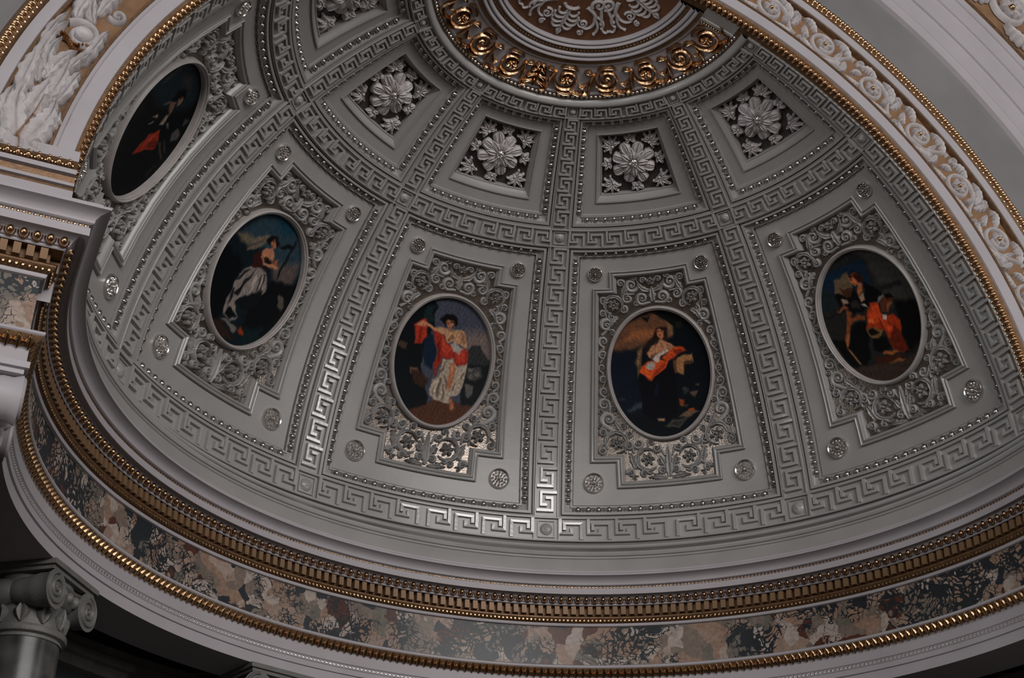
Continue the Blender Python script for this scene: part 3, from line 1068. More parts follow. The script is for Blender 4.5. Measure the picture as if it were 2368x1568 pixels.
PICTURES = {
0: """6 10 13
22 34 40 12 -102 6 -86 55 -63 80 0 103 36 93 43 68 15 45 -26 19
46 42 42 9 -37 72 -14 88 16 78 -28 68
50 50 52 4 -69 29 -64 62 -56 69 -58 37
14 20 24 6 -98 -29 -71 -1 -36 -3 -70 -25
6 6 8 2 -9 48 -13 63 0 72 13 69 4 56 1 49
114 88 72 2 4 56 7 65 14 65 18 59 16 54
100 76 64 2 -7 44 7 52 19 44 19 37 1 41
40 24 20 2 5 60 7 63 9 62 8 60
84 76 72 2 -15 28 -12 41 -3 45 -11 33
124 112 100 2 13 34 18 38 26 22 17 18
134 120 106 2 -14 10 -9 18 -1 19 -2 15
110 96 84 2 -9 0 -4 9 1 9 -5 1
90 84 80 2 30 30 35 34 43 31 40 29
128 44 28 2 13 -40 13 -22 15 -2 29 15 45 12 55 1 50 -6 36 -15 24 -29
92 30 20 2 27 -9 43 10 54 4 43 -8
150 58 38 2 17 -21 23 4 32 11 23 -12
74 72 70 2 61 32 63 45 78 47 84 40 74 30
56 58 60 2 63 53 57 62 67 66 68 61 67 54
62 50 38 2 49 9 57 13 87 7 87 3
70 66 62 2 57 19 78 18 86 15 74 15
26 24 22 3 80 -31 80 -10 89 -9 87 -29""",
1: """16 26 32
40 58 68 12 -78 44 -55 82 -5 103 51 94 91 52 62 21 16 37 -12 44
20 54 68 9 -26 96 7 106 47 96 7 79
96 86 72 7 -85 39 -64 48 -31 51 -33 36 -61 34
80 70 68 9 25 33 77 60 90 19 39 18
8 12 16 7 -101 14 -47 15 -22 -5 -24 -41 -36 -88 -90 -58 -104 -12
8 11 14 6 24 -40 43 13 99 31 110 -14 81 -69 25 -62
40 30 24 6 -57 -86 -24 -75 18 -88 -11 -100
12 30 34 6 28 -74 69 -52 70 -75 38 -88
100 90 78 3 -45 30 -40 53 -15 68 -12 54 -32 35
60 56 52 2 -44 35 -19 55 -18 54 -42 34
14 14 14 2 18 61 26 69 42 75 46 70 32 65 23 61
20 22 24 2 43 82 48 83 50 26 49 19 45 27 44 67
50 24 20 2 -23 29 -12 44 -4 35 3 25 21 20 -3 17 -15 15
116 108 104 2 -17 14 7 20 22 20 38 1 37 -10 28 -32 -5 -31 -12 -39 -4 -59 7 -59 -6 -70 -29 -65 -33 -46 -32 -25 -34 -4
26 26 28 2 -1 15 -7 -4 -14 -33 -23 -32 -12 -4
14 18 20 2 -8 -34 32 -5 40 -17 29 -39 7 -45 -10 -41
44 42 42 2 14 13 16 15 22 -9 20 -14
40 38 38 2 20 16 23 16 30 -5 29 -10
30 30 32 2 -31 -5 -18 9 -15 9 -30 -15 -33 -15
26 26 28 2 -31 -27 -26 -26 -22 -37 -26 -51 -30 -40
150 140 132 2 2 -1 4 9 11 4 12 -13 8 -18
160 148 138 2 18 12 20 13 26 -1 25 -6
100 94 88 2 -28 -73 -12 -70 17 -72 13 -82 1 -77
130 118 108 2 -16 -44 -13 -42 7 -59 -5 -53
10 12 14 2 -22 -53 -8 -54 2 -59 -8 -68 -24 -64
122 48 24 2 19 -76 26 -67 37 -76 25 -80
160 110 84 2 -11 42 3 54 17 50 22 36 8 34 -6 34
24 18 18 2 3 35 9 39 18 38 22 33 10 32
164 112 82 2 -9 34 -1 34 7 30 35 37 41 36 29 29 7 26
136 84 60 2 25 42 31 47 35 37 25 33
18 14 14 2 -14 56 -10 68 3 72 16 65 14 56 3 64 -3 56
144 94 68 2 -4 60 0 67 8 65 13 57 6 53
40 22 18 2 -1 63 2 65 4 64 1 62
76 72 64 2 70 3 82 3 91 -8 90 -16 77 -12""",
2: """63 66 78
105 92 88 20 36 53 88 60 102 9 48 10
10 16 20 2 -44 90 -29 81 -35 69 -29 54 -42 -12 -14 -60 -15 -72 -52 -88 -98 -53 -115 16 -73 78
22 38 40 2 -56 59 -53 79 -33 82 -41 70 -30 58 -51 54
16 32 48 3 -40 38 -28 39 -12 9 -17 -14 -31 -9 -46 10
52 34 26 3 -62 -19 -44 -19 -21 -30 -21 -46 -46 -43
66 52 42 2 -94 15 -76 16 -77 4 -94 8
96 76 58 2 -61 -20 -46 -18 -44 -22 -57 -23 -56 -30 -59 -29
44 46 48 2 49 25 60 35 72 36 83 25 105 12 102 -14 57 3
22 26 28 2 53 3 106 9 104 -21 84 -62 55 -61 49 -43
74 46 34 3 -58 -88 -16 -70 5 -57 65 -60 88 -60 61 -90 34 -99 -15 -100
60 60 58 2 56 -1 85 3 88 -12 75 -21 58 -16
98 96 92 2 59 -2 67 0 67 -6 61 -8
92 90 88 2 71 -7 81 -4 84 -10 75 -13
84 82 80 2 60 -14 67 -10 72 -17 64 -20
84 82 80 2 57 -28 74 -26 74 -42 68 -48 60 -38
136 44 32 2 -30 45 -10 47 1 34 20 25 43 26 53 21 55 6 39 -4 21 7 1 6 -5 -16 -9 -24 -16 -5 -10 10
104 32 24 2 -17 28 -9 29 -3 6 -6 -3
162 60 44 2 -12 41 0 34 17 22 8 11 -2 18
158 58 42 2 26 16 44 23 48 8 38 1
150 50 34 2 -74 45 -50 59 -45 54 -40 32 -50 19 -61 16 -65 35
114 34 24 2 -56 44 -52 45 -51 21 -55 19
168 118 88 2 -69 47 -60 52 -45 54 -32 51 -7 50 -8 44 -30 45 -47 48 -58 46
162 126 96 2 -31 50 -4 53 16 53 33 54 43 38 45 27 30 31 14 33 6 32 -5 43
120 86 64 2 10 46 16 39 8 34 5 36
128 92 70 2 28 50 32 51 40 37 35 33
150 140 134 2 11 30 20 33 33 27 40 25 34 17 19 20
150 138 124 2 2 4 21 8 36 -4 55 5 55 -19 49 -44 32 -53 30 -63 6 -62 -13 -55 -14 -36 0 -20
92 80 70 2 3 -25 7 -26 7 -56 2 -53
92 80 70 2 13 -18 21 -32 22 -44 13 -25
92 80 70 2 49 -10 52 -12 35 -43 31 -41
100 88 78 2 10 3 13 3 4 -19 -8 -33 -4 -21
100 88 78 2 -5 -39 -1 -38 -4 -53 -7 -54
88 76 66 2 11 -33 14 -33 19 -60 16 -61
180 166 150 2 -2 -29 2 -29 0 -48 -4 -49
176 162 146 2 44 -13 47 -10 40 -36 36 -44
148 98 72 2 19 1 28 4 33 -10 32 -30 29 -40 21 -39 20 -21
170 118 88 2 21 -2 26 1 29 -13 25 -16
150 96 68 2 29 -56 36 -56 43 -69 38 -73 33 -66
12 10 12 2 -20 66 -11 74 5 77 15 71 15 62 10 58 -5 57 -14 60
158 106 82 2 -8 63 -2 67 7 66 10 58 5 52 -3 56
40 22 18 2 -5 63 0 63 0 61 -4 61
40 22 18 2 3 64 7 65 8 63 4 62
96 46 38 2 1 55 6 57 6 55 2 54
120 92 74 2 0 53 9 56 12 51 1 49""",
3: """10 16 22
96 66 48 10 -62 86 2 100 34 80 29 56 -12 51 -46 41 -89 39 -90 59
132 84 54 8 -46 73 -2 69 -11 56 -66 57
12 18 18 2 -2 95 13 99 40 96 66 80 81 61 51 66 33 73 22 82
14 18 18 2 -27 91 -8 92 -17 84
30 34 30 2 39 78 54 77 51 68 42 67
14 22 34 7 -96 38 -47 39 -46 7 -45 -66 -81 -61 -104 -5
54 62 70 3 -77 -54 -42 -41 -43 -50 -72 -57
40 46 52 2 -89 -36 -75 -36 -75 -39 -88 -39
34 24 20 2 -2 69 10 74 22 71 23 59 18 54 -5 52 -15 34 -26 29 -28 40 -11 58
116 88 66 3 23 79 33 73 31 58 23 55 24 66
84 66 48 2 -43 37 -31 49 -33 29 -41 -1 -45 -6 -49 21
118 94 68 2 -42 35 -36 39 -40 21 -47 13
8 10 18 2 -41 2 -20 -12 18 16 27 1 29 -28 24 -63 8 -75 -28 -74 -43 -59 -44 -8
14 22 40 2 -13 -14 -8 -15 -11 -36 -16 -36
144 104 70 2 35 23 67 26 65 13 48 9 46 -5 32 -2 29 15
96 62 38 2 27 18 33 18 32 -4 27 -2
70 50 34 2 49 13 64 17 61 9 50 7
176 70 34 2 32 41 52 36 55 31 36 28 28 20 16 18 6 23 21 36
118 44 22 2 28 36 46 34 51 29 34 29
186 76 34 2 -37 15 -24 21 2 21 18 19 8 7 -8 -3 -20 -12 -29 -6 -41 4
138 50 24 2 -11 6 9 17 12 14 -8 -2 -20 -9
204 92 46 2 -33 7 -28 7 -22 -6 -25 -6
168 120 92 2 5 54 17 50 24 46 19 37 -7 33 -4 47
164 118 88 2 -5 49 -13 45 -24 33 -21 25 -8 27 15 35 12 39 -5 34
96 62 44 2 -17 29 -6 31 15 36 16 35 -6 27 -19 25
110 76 56 2 4 48 6 48 11 41 9 40
150 108 84 2 19 48 29 45 34 39 23 36 15 38
176 160 150 2 -16 24 0 31 15 37 21 35 3 25 0 18 -11 19
150 140 136 2 -28 17 -16 21 -9 16 -13 7 -20 7 -28 11
110 70 50 2 -19 24 -14 21 -9 19 -16 21
170 108 76 2 -1 66 7 70 16 66 15 57 8 53 1 58
60 30 20 2 0 65 5 66 5 64 1 63
60 30 20 2 8 66 13 67 13 65 9 65
110 50 36 2 5 59 9 60 10 59 5 58
44 46 44 2 40 -29 51 -26 54 -33 42 -38
92 76 64 2 55 -35 70 -35 64 -43
126 62 30 2 31 -42 41 -45 38 -56 33 -54
70 66 62 2 43 -26 48 -26 47 -30 43 -30
80 70 60 2 66 -22 73 -22 71 -26 67 -25
60 62 62 2 40 -52 48 -53 45 -57 41 -56
70 66 60 2 0 -84 16 -74 45 -75 25 -88
44 42 40 2 8 -83 18 -77 37 -77 24 -85
100 82 66 2 27 -71 48 -63 70 -67 45 -74
166 74 30 2 50 -60 58 -61 58 -65 50 -64
150 120 92 2 -13 -71 -2 -71 -3 -76 -12 -75""",
4: """34 34 34
54 52 50 9 11 101 59 84 120 26 94 -22 43 -3 34 33 33 79
10 10 12 7 49 6 118 -17 87 -63 36 -72 43 -33
32 30 30 3 32 34 78 28 82 21 31 26
18 36 54 2 -55 87 28 82 20 36 0 45 -52 51 -73 67
34 40 44 2 -13 93 4 95 3 87 -14 87
26 36 42 4 -80 69 -56 58 -63 33 -96 33
36 34 32 3 -94 22 -49 22 -70 -16 -101 -11
8 9 9 3 -100 -10 -68 -19 -62 -62 -79 -60
96 80 62 3 -45 70 -14 75 -11 64 -16 51 -27 39 -41 41 -54 54
64 38 24 2 -42 56 -16 49 -26 37 -39 40
10 9 10 2 10 51 28 34 35 19 17 15 9 19 -8 12 -37 13 -40 25 -57 32 -56 54 -25 36 -14 50 -13 38 -2 28
40 36 34 2 -34 32 -18 30 -19 18 -33 20
44 24 16 2 -13 71 0 71 12 62 10 51 0 51 -7 60 -13 65
86 46 26 2 -9 70 1 69 3 65 -8 66
178 100 66 2 -14 66 -4 65 -1 56 -5 52 -11 51 -15 58
60 26 16 2 -13 64 -9 63 -9 62 -14 62
96 40 26 2 -12 56 -8 56 -9 54 -12 55
152 92 60 2 -4 54 5 49 -3 37 -13 35 -9 45
150 122 100 2 -13 35 -2 35 -2 25 -13 25
140 120 104 2 -49 39 -38 39 -36 33 -49 31
150 140 130 2 -16 23 -7 20 -5 13 -12 16
122 74 48 2 -66 27 -48 31 -40 26 -48 23 -62 24
20 18 18 2 -95 24 -43 24 -43 22 -96 21
8 9 9 2 -49 0 -23 -2 -23 -20 -39 -58 -50 -64 -62 -62 -69 -31
120 66 36 2 -47 24 -39 20 -45 11 -16 6 -20 -1 -41 4 -52 -2 -66 -22 -75 -31 -74 -18 -55 7
160 96 54 2 -65 -10 -60 -11 -72 -29 -74 -27
150 52 24 2 3 20 19 14 15 0 19 -10 35 -10 48 -24 39 -47 39 -70 11 -59 14 -42 8 -26 -10 -20 -23 -12 -10 6
182 68 32 2 2 14 16 9 12 -8 28 -28 22 -35 14 -31 10 -14 -16 -9
90 32 16 3 30 -26 39 -39 43 -70 15 -62 8 -48
110 34 16 2 7 -6 10 -16 10 -29 6 -26
206 100 54 2 -14 -3 -4 -5 -6 -11 -16 -9
84 46 30 2 26 18 40 19 54 13 44 5 30 -6 16 -1
14 10 8 2 36 20 52 17 53 9 38 13
120 72 48 2 37 8 45 6 38 -2 30 -5
110 112 112 2 24 21 36 22 35 19 18 13
180 170 160 2 16 -5 25 -8 22 -14 15 -11
112 82 50 2 -23 -14 -8 -17 6 -26 -1 -33 -21 -32 -24 -26
16 12 10 2 -21 -16 -11 -18 -2 -28 -20 -27
8 8 8 2 -21 -32 10 -37 7 -54 -9 -56 -25 -48
140 84 40 2 -9 -57 3 -57 23 -65 19 -67 -7 -61
60 30 18 2 -31 -59 -6 -63 25 -71 28 -78 -10 -78 -30 -73
130 84 52 2 -8 -74 16 -74 30 -79 7 -82 -8 -78
132 98 68 2 -75 -31 -70 -34 -59 -61 -64 -60
56 44 38 4 -78 -62 -36 -68 31 -82 73 -72 68 -86 -1 -103 -47 -92""",
}

PICTURE_GAIN = 1.22


def paint_picture(txt, u, v, seed):
    lines = txt.strip().split('\n')
    col = np.tile(np.array([float(q) for q in lines[0].split()]) / 255, (len(u), 1))
    rng = np.random.default_rng(seed)
    # brush wobble
    wob = np.zeros((2, len(u)))
    for k in range(9):
        fx, fy, ph, a = rng.uniform(-34, 34), rng.uniform(-34, 34), rng.uniform(0, 6.3), .006
        wob[k % 2] += a * np.sin(fx * u + fy * v + ph)
    U, V = u * 100 + wob[0] * 100, v * 100 + wob[1] * 100
    for ln in lines[1:]:
        w = ln.split()
        c = np.array([float(q) for q in w[:3]]) / 255
        bl = 1.0 + 1.0 * float(w[3])
        p = np.array([float(q) for q in w[4:]]).reshape(-1, 2)
        inside = np.zeros(len(u), bool)
        dist = np.full(len(u), 1e9)
        for i in range(len(p)):
            a, b_ = p[i], p[(i + 1) % len(p)]
            cond = ((a[1] > V) != (b_[1] > V))
            xi = (b_[0] - a[0]) * (V - a[1]) / ((b_[1] - a[1]) or 1e-9) + a[0]
            inside ^= cond & (U < xi)
            e = b_ - a
            t = np.clip(((U - a[0]) * e[0] + (V - a[1]) * e[1]) / max(e @ e, 1e-9), 0, 1)
            dist = np.minimum(dist, np.hypot(U - a[0] - t * e[0], V - a[1] - t * e[1]))
        sd = np.where(inside, -dist, dist)
        al = np.clip(.5 - sd / bl, 0, 1)[:, None]
        col = col * (1 - al) + c * al
    br = np.zeros(len(u))
    for k in range(14):
        f = rng.uniform(25, 130)
        th = rng.uniform(0, 6.3)
        br += np.sin(f * (u * cos(th) + v * sin(th)) + rng.uniform(0, 6.3)) / 14
    col = np.clip(col * (1 + .32 * br[:, None]), 0, 1)
    return np.clip(srgb(col) ** 1.08 * PICTURE_GAIN, 0, .9)


NR, NS = 96, 260
uv = [(0.0, 0.0)]
for i in range(1, NR + 1):
    r = i / NR
    for j in range(NS):
        a = 2 * pi * j / NS
        uv.append((r * cos(a), r * sin(a)))
UV = np.array(uv)
cv = MB()
cv.v = [map_bay(x * EA, EC + y * EB, HC) for x, y in uv]
for j in range(NS):
    cv.f.append((0, 1 + j, 1 + (j + 1) % NS))
for i in range(NR - 1):
    for j in range(NS):
        a, b_ = 1 + i * NS + j, 1 + i * NS + (j + 1) % NS
        cv.f.append((a, a + NS, b_ + NS, b_))
fr = MB()
rows = []
for a_, b_, h in ((7.78, 9.70, HG), (7.76, 9.68, -.012), (7.66, 9.58, -.0065), (7.54, 9.46, -.0045), (7.42, 9.34, -.0062), (7.38, 9.30, -.0095), (7.30, 9.22, -.0085), (7.22, 9.15, -.0095), (7.15, 9.08, -.014), (7.08, 9.01, HC - .001)):
    rows.append([map_bay(a_ * cos(2 * pi * j / 120), EC + b_ * sin(2 * pi * j / 120), h) for j in range(120)])
fr.grid(rows, True)
frame_mesh = fr.mesh('frame', M['frame'], P0)
OVAL = ('very dark oval painting with a seated figure in a red robe, nearest the left arch',
        'oval painting of a windswept woman in white playing a harp',
        'oval painting of a standing barefoot woman in red drape and white skirt',
        'oval painting of a haloed woman in orange shawl and black skirt',
        'oval painting of a seated artist in black jacket and orange robe')
for i, az in enumerate(BAYS):
    t = link('oval_painting', None, None, rz(az, P0), (0, 0, radians(az)))
    tag(t, OVAL[i], 'painting', 'oval paintings of the dome')
    me = cv.mesh('canvas', M['picture'], P0)
    c4 = np.ones((len(uv), 4))
    c4[:, :3] = paint_picture(PICTURES[i], UV[:, 0], UV[:, 1], 11 + i)
    at_ = me.color_attributes.new('picture', 'FLOAT_COLOR', 'POINT')
    at_.data.foreach_set('color', c4.ravel())
    link('canvas', me, t)
    link('frame', frame_mesh, t)


# ---- silver rosettes in the corners of the panels
def rosette_meshes(e0, r):
    f = map_tan(0, e0)
    o_ = sph(0, e0, 0)
    rim = MB()
    rows = []
    for q, h in ((1.06, -.001), (1.04, .006), (.97, .009), (.88, .0075), (.85, .003), (.84, 0)):
        rows.append([f(r * q * cos(2 * pi * j / 36), r * q * sin(2 * pi * j / 36), HF + h) for j in range(36)])
    rim.grid(rows, True)
    pet = MB()
    for i in range(12):
        a = 2 * pi * i / 12
        pet.bump(r * .66 * cos(a), r * .66 * sin(a), r * .17, r * .145, .0085, f, HF, 7, 2, a)
    for i in range(8):
        a = 2 * pi * i / 8 + .2
        pet.bump(r * .36 * cos(a), r * .36 * sin(a), r * .15, r * .12, .011, f, HF, 7, 2, a)
    boss = MB()
    boss.bump(0, 0, r * .2, r * .2, .016, f, HF, 10, 3)
    gr = MB()
    gr.grid([[f(r * q * cos(2 * pi * j / 24), r * q * sin(2 * pi * j / 24), HF + .0012) for j in range(24)] for q in (.86, .4, .02)], True)
    return o_, [('rim', rim.mesh('rim', M['silver'], o_)), ('petals', pet.mesh('petals', M['silver'], o_)), ('boss', boss.mesh('boss', M['silver'], o_)), ('ground', gr.mesh('ground', M['silver_dark'], o_))]


RU, RL = rosette_meshes(42.55, 1.06), rosette_meshes(12.25, 1.42)
for (o_, meshes), dd, vert in ((RU, 10.42, 'upper'), (RL, 11.05, 'lower')):
    for az, who in zip(BAYS, WHO):
        for s, side in ((-1, 'left'), (1, 'right')):
            a = az - s * dd
            t = link('rosette', None, None, rz(a, o_), (0, 0, radians(a)))
            tag(t, 'round silver rosette at %s %s of the %s' % (vert, side, who), 'rosette', 'silver rosettes of the dome')
            for nm, me in meshes:
                link(nm, me, t)

# ---- upper coffers with stucco flowers
P1 = sph(0, 58.3, 0)
UP_OUT = [(-15.62, 65.9), (15.62, 65.9), (16.02, 49.15), (-16.02, 49.15)]
UP_IN = [(-12.35, 64.5), (12.35, 64.5), (13.0, 51.3), (-13.0, 51.3)]
before = {o.name for o in COL.objects}
coffer = link('coffer', None, None, P1)
CO_OUT = [(-9.45, 63.15), (9.45, 63.15), (10.1, 52.9), (-10.1, 52.9)]
CO_IN = [(-7.9, 62.45), (7.9, 62.45), (8.65, 54.1), (-8.65, 54.1)]
mb = MB()
loft_frame(mb, UP_OUT, UP_IN, ((-.02, -.012), (0, .003), (.12, .004), (.14, -.008), (.20, -.008), (.22, .002), (.40, .002), (.43, -.0055), (.56, -.0105), (.78, -.0125), (.80, -.008), (.95, -.008), (1.0, HF)), 12)
part(mb, 'border', 'dome', coffer, P1)
mb = MB()
loft_frame(mb, UP_OUT, UP_IN, ((.42, -.0032), (.45, -.0062), (.58, -.0088), (.76, -.0105), (.79, -.0085)), 12)
ec = part(mb, 'egg_channel', 'relief', coffer, P1)
mb = MB()
loft_frame(mb, UP_IN, CO_OUT, ((0, HF), (.5, HF), (1, HF)), 12)
part(mb, 'field', 'dome', coffer, P1)
mb = MB()
loft_frame(mb, CO_OUT, CO_IN, ((0, HF - .002), (0, HF + .004), (.16, HF + .004), (.20, HF + .0), (.5, HF - .006), (.8, HF - .012), (.82, HF - .010), (.94, HF - .011), (1.0, HF - .020), (1.02, HF - .024)), 12)
part(mb, 'recess_frame', 'dome', coffer, P1)
mb = MB()
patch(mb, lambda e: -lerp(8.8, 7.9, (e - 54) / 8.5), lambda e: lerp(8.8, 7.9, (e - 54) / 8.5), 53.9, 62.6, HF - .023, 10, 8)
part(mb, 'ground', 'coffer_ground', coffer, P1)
border_eggs(ec, P1, UP_OUT, UP_IN, .60, -.0095, 1.32, egg_mesh(.92, .92))
index_kids(new_objects(before))
coffers = [coffer] + [copy_tree(coffer) for _ in range(4)]
for o, az, who in zip(coffers, BAYS, WHO):
    o.location = Vector(rz(az, P1)) * S
    o.rotation_euler.z = radians(az)
    tag(o, 'grey upper coffer with silver egg border above the ' + who, 'coffer', 'upper coffers of the dome')

before = {o.name for o in COL.objects}
flower = link('coffer_flower', None, None, P1)
f = map_tan(0, 58.3)
HB = HF - .022


def fpart(mb, name, mat='flower'):
    return part(mb, name, mat, flower, P1)


def curl_petal(a, r0, r1, w, lift, lobes=2.5):
    mb = MB()
    sp = [(lerp(r0, r1, t) * cos(a), lerp(r0, r1, t) * sin(a)) for t in [i / 14 for i in range(15)]]
    n = 15
    wid = [w * (.30 + .70 * (i / 14) ** 1.2) * (1.0 if i < 12 else (.86 if i == 12 else (.66 if i == 13 else .30))) * (.74 + .26 * abs(sin(pi * (3.5 * i / 14 + .2))) ** .6) for i in range(n)]
    hs = [lift * (.50 + .6 * sin(pi * (.15 + .72 * i / 14))) for i in range(n)]
    mb.ribbon(sp, wid, hs, f, HB, ((-1, 0), (-.94, .55), (-.55, 1.0), (-.3, .78), (-.12, .95), (0, .62), (.12, .95), (.3, .78), (.55, 1.0), (.94, .55), (1, 0)))
    return mb


def acanthus_petal(a, r0, r1, w, lift):
    """a petal of five lobes fanning from one root"""
    mb = MB()
    for da, l, ww in ((0, 1.0, .44), (.30, .90, .36), (-.30, .90, .36), (.52, .70, .30), (-.52, .70, .30)):
        pts = []
        for i in range(9):
            t_ = i / 8
            r = lerp(r0, lerp(r0, r1, l), t_)
            aa = a + da * t_ ** 1.2
            pts.append((r * cos(aa), r * sin(aa)))
        wid = [w * ww * (.35 + .75 * sin(pi * min(1, .1 + .82 * t_ / 8))) * (1 if t_ < 8 else .45) for t_ in range(9)]
        hs = [lift * (.55 + .5 * sin(pi * (.15 + .7 * t_ / 8))) * (1 if da == 0 else .9) for t_ in range(9)]
        mb.ribbon(pts, wid, hs, f, HB, ((-1, 0), (-.85, .7), (-.35, 1.0), (0, .72), (.35, 1.0), (.85, .7), (1, 0)))
    return mb


for i in range(8):
    fpart(curl_petal(pi / 8 + i * pi / 4, .5, 3.1 if i % 2 == 0 else 2.95, 1.12, .019), 'petal')
for i in range(8):
    fpart(acanthus_petal(i * pi / 4, .4, 2.05, 1.15, .025), 'inner_petal')
mb = MB()
mb.bump(0, 0, .95, .95, .026, f, HB, 18, 4)
for i in range(10):
    a = 2 * pi * i / 10
    mb.bump(.66 * cos(a), .66 * sin(a), .17, .17, .032, f, HB, 6, 2)
mb.bump(0, 0, .34, .34, .036, f, HB, 10, 3)
fpart(mb, 'boss', 'silver')
for x, y in ((-2.85, 2.95), (2.85, 2.95), (-3.55, -2.95), (3.55, -2.95)):
    mb = MB()
    a = atan2(y, x)
    for da, l, w in ((0, 1.75, .40), (.55, 1.55, .36), (-.55, 1.55, .36), (1.1, 1.3, .34), (-1.1, 1.3, .34), (1.75, 1.0, .30), (-1.75, 1.0, .30)):
        bx, by = x - .45 * cos(a), y - .45 * sin(a)
        sp = [(bx + l * t * cos(a + da * (.75 + .35 * t)), by + l * t * sin(a + da * (.75 + .35 * t))) for t in [i / 6 for i in range(7)]]
        mb.leaf(sp, w, .5, .014, f, HB)
        mb.bump(sp[-1][0], sp[-1][1], w * .62, w * .62, .013, f, HB, 7, 2)
    mb.bump(x - .45 * cos(a), y - .45 * sin(a), .3, .3, .017, f, HB, 8, 2)
    fpart(mb, 'palmette')
for x, y in ((0, 3.35), (3.45, .2), (-3.45, .2), (0, -3.35)):
    mb = MB()
    a = atan2(y, x)
    for da, l, w in ((0, 1.0, .42), (.95, 1.05, .42), (-.95, 1.05, .42), (2.0, .8, .36), (-2.0, .8, .36)):
        sp = [(x + l * t * cos(a + da), y + l * t * sin(a + da)) for t in [i / 5 for i in range(6)]]
        mb.leaf(sp, w, 1.5, .014, f, HB)
    mb.bump(x, y, .26, .26, .017, f, HB, 8, 2)
    fpart(mb, 'bud')
index_kids(new_objects(before))
flowers = [flower] + [copy_tree(flower) for _ in range(4)]
for o, az, who in zip(flowers, BAYS, WHO):
    o.location = Vector(rz(az, P1)) * S
    o.rotation_euler.z = radians(az)
    tag(o, 'grey stucco flower with silver heart in the coffer above the ' + who, 'flower', 'stucco flowers of the upper coffers')

# ================================================================== crown ornaments
R0 = .311
PC = map_crown(R0, 0, 0)


def crown_thing(name, label, az, group, builder):
    t = link(name, None, None, rz(az, PC), (0, 0, radians(az)))
    tag(t, label, 'ornament', group)
    for nm, me in builder:
        link(nm, me, t)
    return t


def cmesh(mb, name, mat):
    return (name, mb.mesh(name, M[mat], PC))


def crown_scroll(hand, flowery):
    out = []
    fm = map_crown
    # radial = x, tangential = y * hand
    g = lambda x, y, h: fm(R0 + x, y * hand, h)
    mb = MB()
    p = spiral(0, 0, .0315, 1.25 if flowery else 2.1, -2.2, 1, 40, .42 if flowery else .10)
    tl = bez((.030, -.062), (.044, -.036), (.004, -.050), p[0], 12)
    p = tl[:-1] + p
    n = len(p)
    mb.ribbon(p, [.0046 * (1 - .4 * i / n) for i in range(n)], [.011] * n, g, 0)
    out.append(cmesh(mb, 'stem', 'gold'))
    if flowery:
        mb = MB()
        for i in range(7):
            a = 2 * pi * i / 7
            mb.leaf([(.014 * t * cos(a), .014 * t * sin(a)) for t in (.15, .4, .65, .85, 1)], .006, 1.5, .011, g)
        mb.bump(0, 0, .0045, .0045, .014, g, 0, 8, 2)
        out.append(cmesh(mb, 'flower', 'gold'))
    else:
        mb = MB()
        mb.bump(0, 0, .0055, .0055, .012, g, 0, 8, 3)
        out.append(cmesh(mb, 'eye', 'gold'))
    for pts, w, lb in ((((.029, -.022), (.036, -.010), (.036, .010), (.029, .024)), .0046, 5), (((-.026, -.020), (-.037, -.006), (-.037, .012), (-.026, .026)), .0046, 5),
                       (((.010, .032), (.018, .040), (.012, .048), (.0, .052)), .0052, 3), (((-.014, -.030), (-.024, -.036), (-.030, -.044), (-.024, -.052)), .0046, 3), (((.026, .010), (.034, .026), (.034, .038), (.026, .048)), .0042, 4)):
        mb = MB()
        mb.leaf(bez(*pts, n=14), w, lb, .011, g)
        out.append(cmesh(mb, 'leaf', 'gold'))
    return out


sets = {(h, fl_): crown_scroll(h, fl_) for h in (1, -1) for fl_ in (True, False)}
k = 0
for off_, fl_ in ((13.3, True), (31.0, False), (48.6, True), (65.6, False), (81.0, True)):
    for s in (1, -1):
        side = 'right' if s > 0 else 'left'
        kind = 'flowered gilt scroll' if fl_ else 'open gilt scroll'
        o_ = {13.3: 'next to the gilt palmette', 31.0: 'second from the gilt palmette', 48.6: 'third from the gilt palmette', 65.6: 'fourth from the gilt palmette', 81.0: 'at the end'}[off_]
        crown_thing('gilt_scroll', '%s of the crown frieze, %s on the %s' % (kind, o_, side), 90 - s * off_, 'gilt scrolls of the crown frieze', sets[(-s, fl_)])
mb = MB()
g = lambda x, y, h: map_crown(R0 + x, y, h)
pal = []
mb.leaf([(.034 - .06 * t, 0) for t in [i / 8 for i in range(9)]], .006, 3, .012, g)
pal.append(cmesh(mb, 'stem', 'gold'))
for s in (1, -1):
    for j, (x, l, w) in enumerate(((.022, .030, .005), (.006, .026, .0055), (-.010, .020, .005), (-.022, .014, .0045))):
        mb = MB()
        mb.leaf(bez((x, 0), (x - .008, s * l * .5), (x + .002, s * l), (x + .010, s * l * .95), n=12), w, 2.5, .011, g)
        pal.append(cmesh(mb, 'frond', 'gold'))
crown_thing('gilt_palmette', 'gilt palmette on the middle axis of the crown frieze', 90, None, pal)

# white arabesques on the brown disc
PD = map_crown(.16, 0, 0)
HD = -.004


def disc_thing(name, label, az, parts, group):
    t = link(name, None, None, rz(az, PD), (0, 0, radians(az)))
    tag(t, label, 'ornament', group)
    for nm, mb in parts:
        link(nm, mb.mesh(nm, M['leaf'], PD), t)


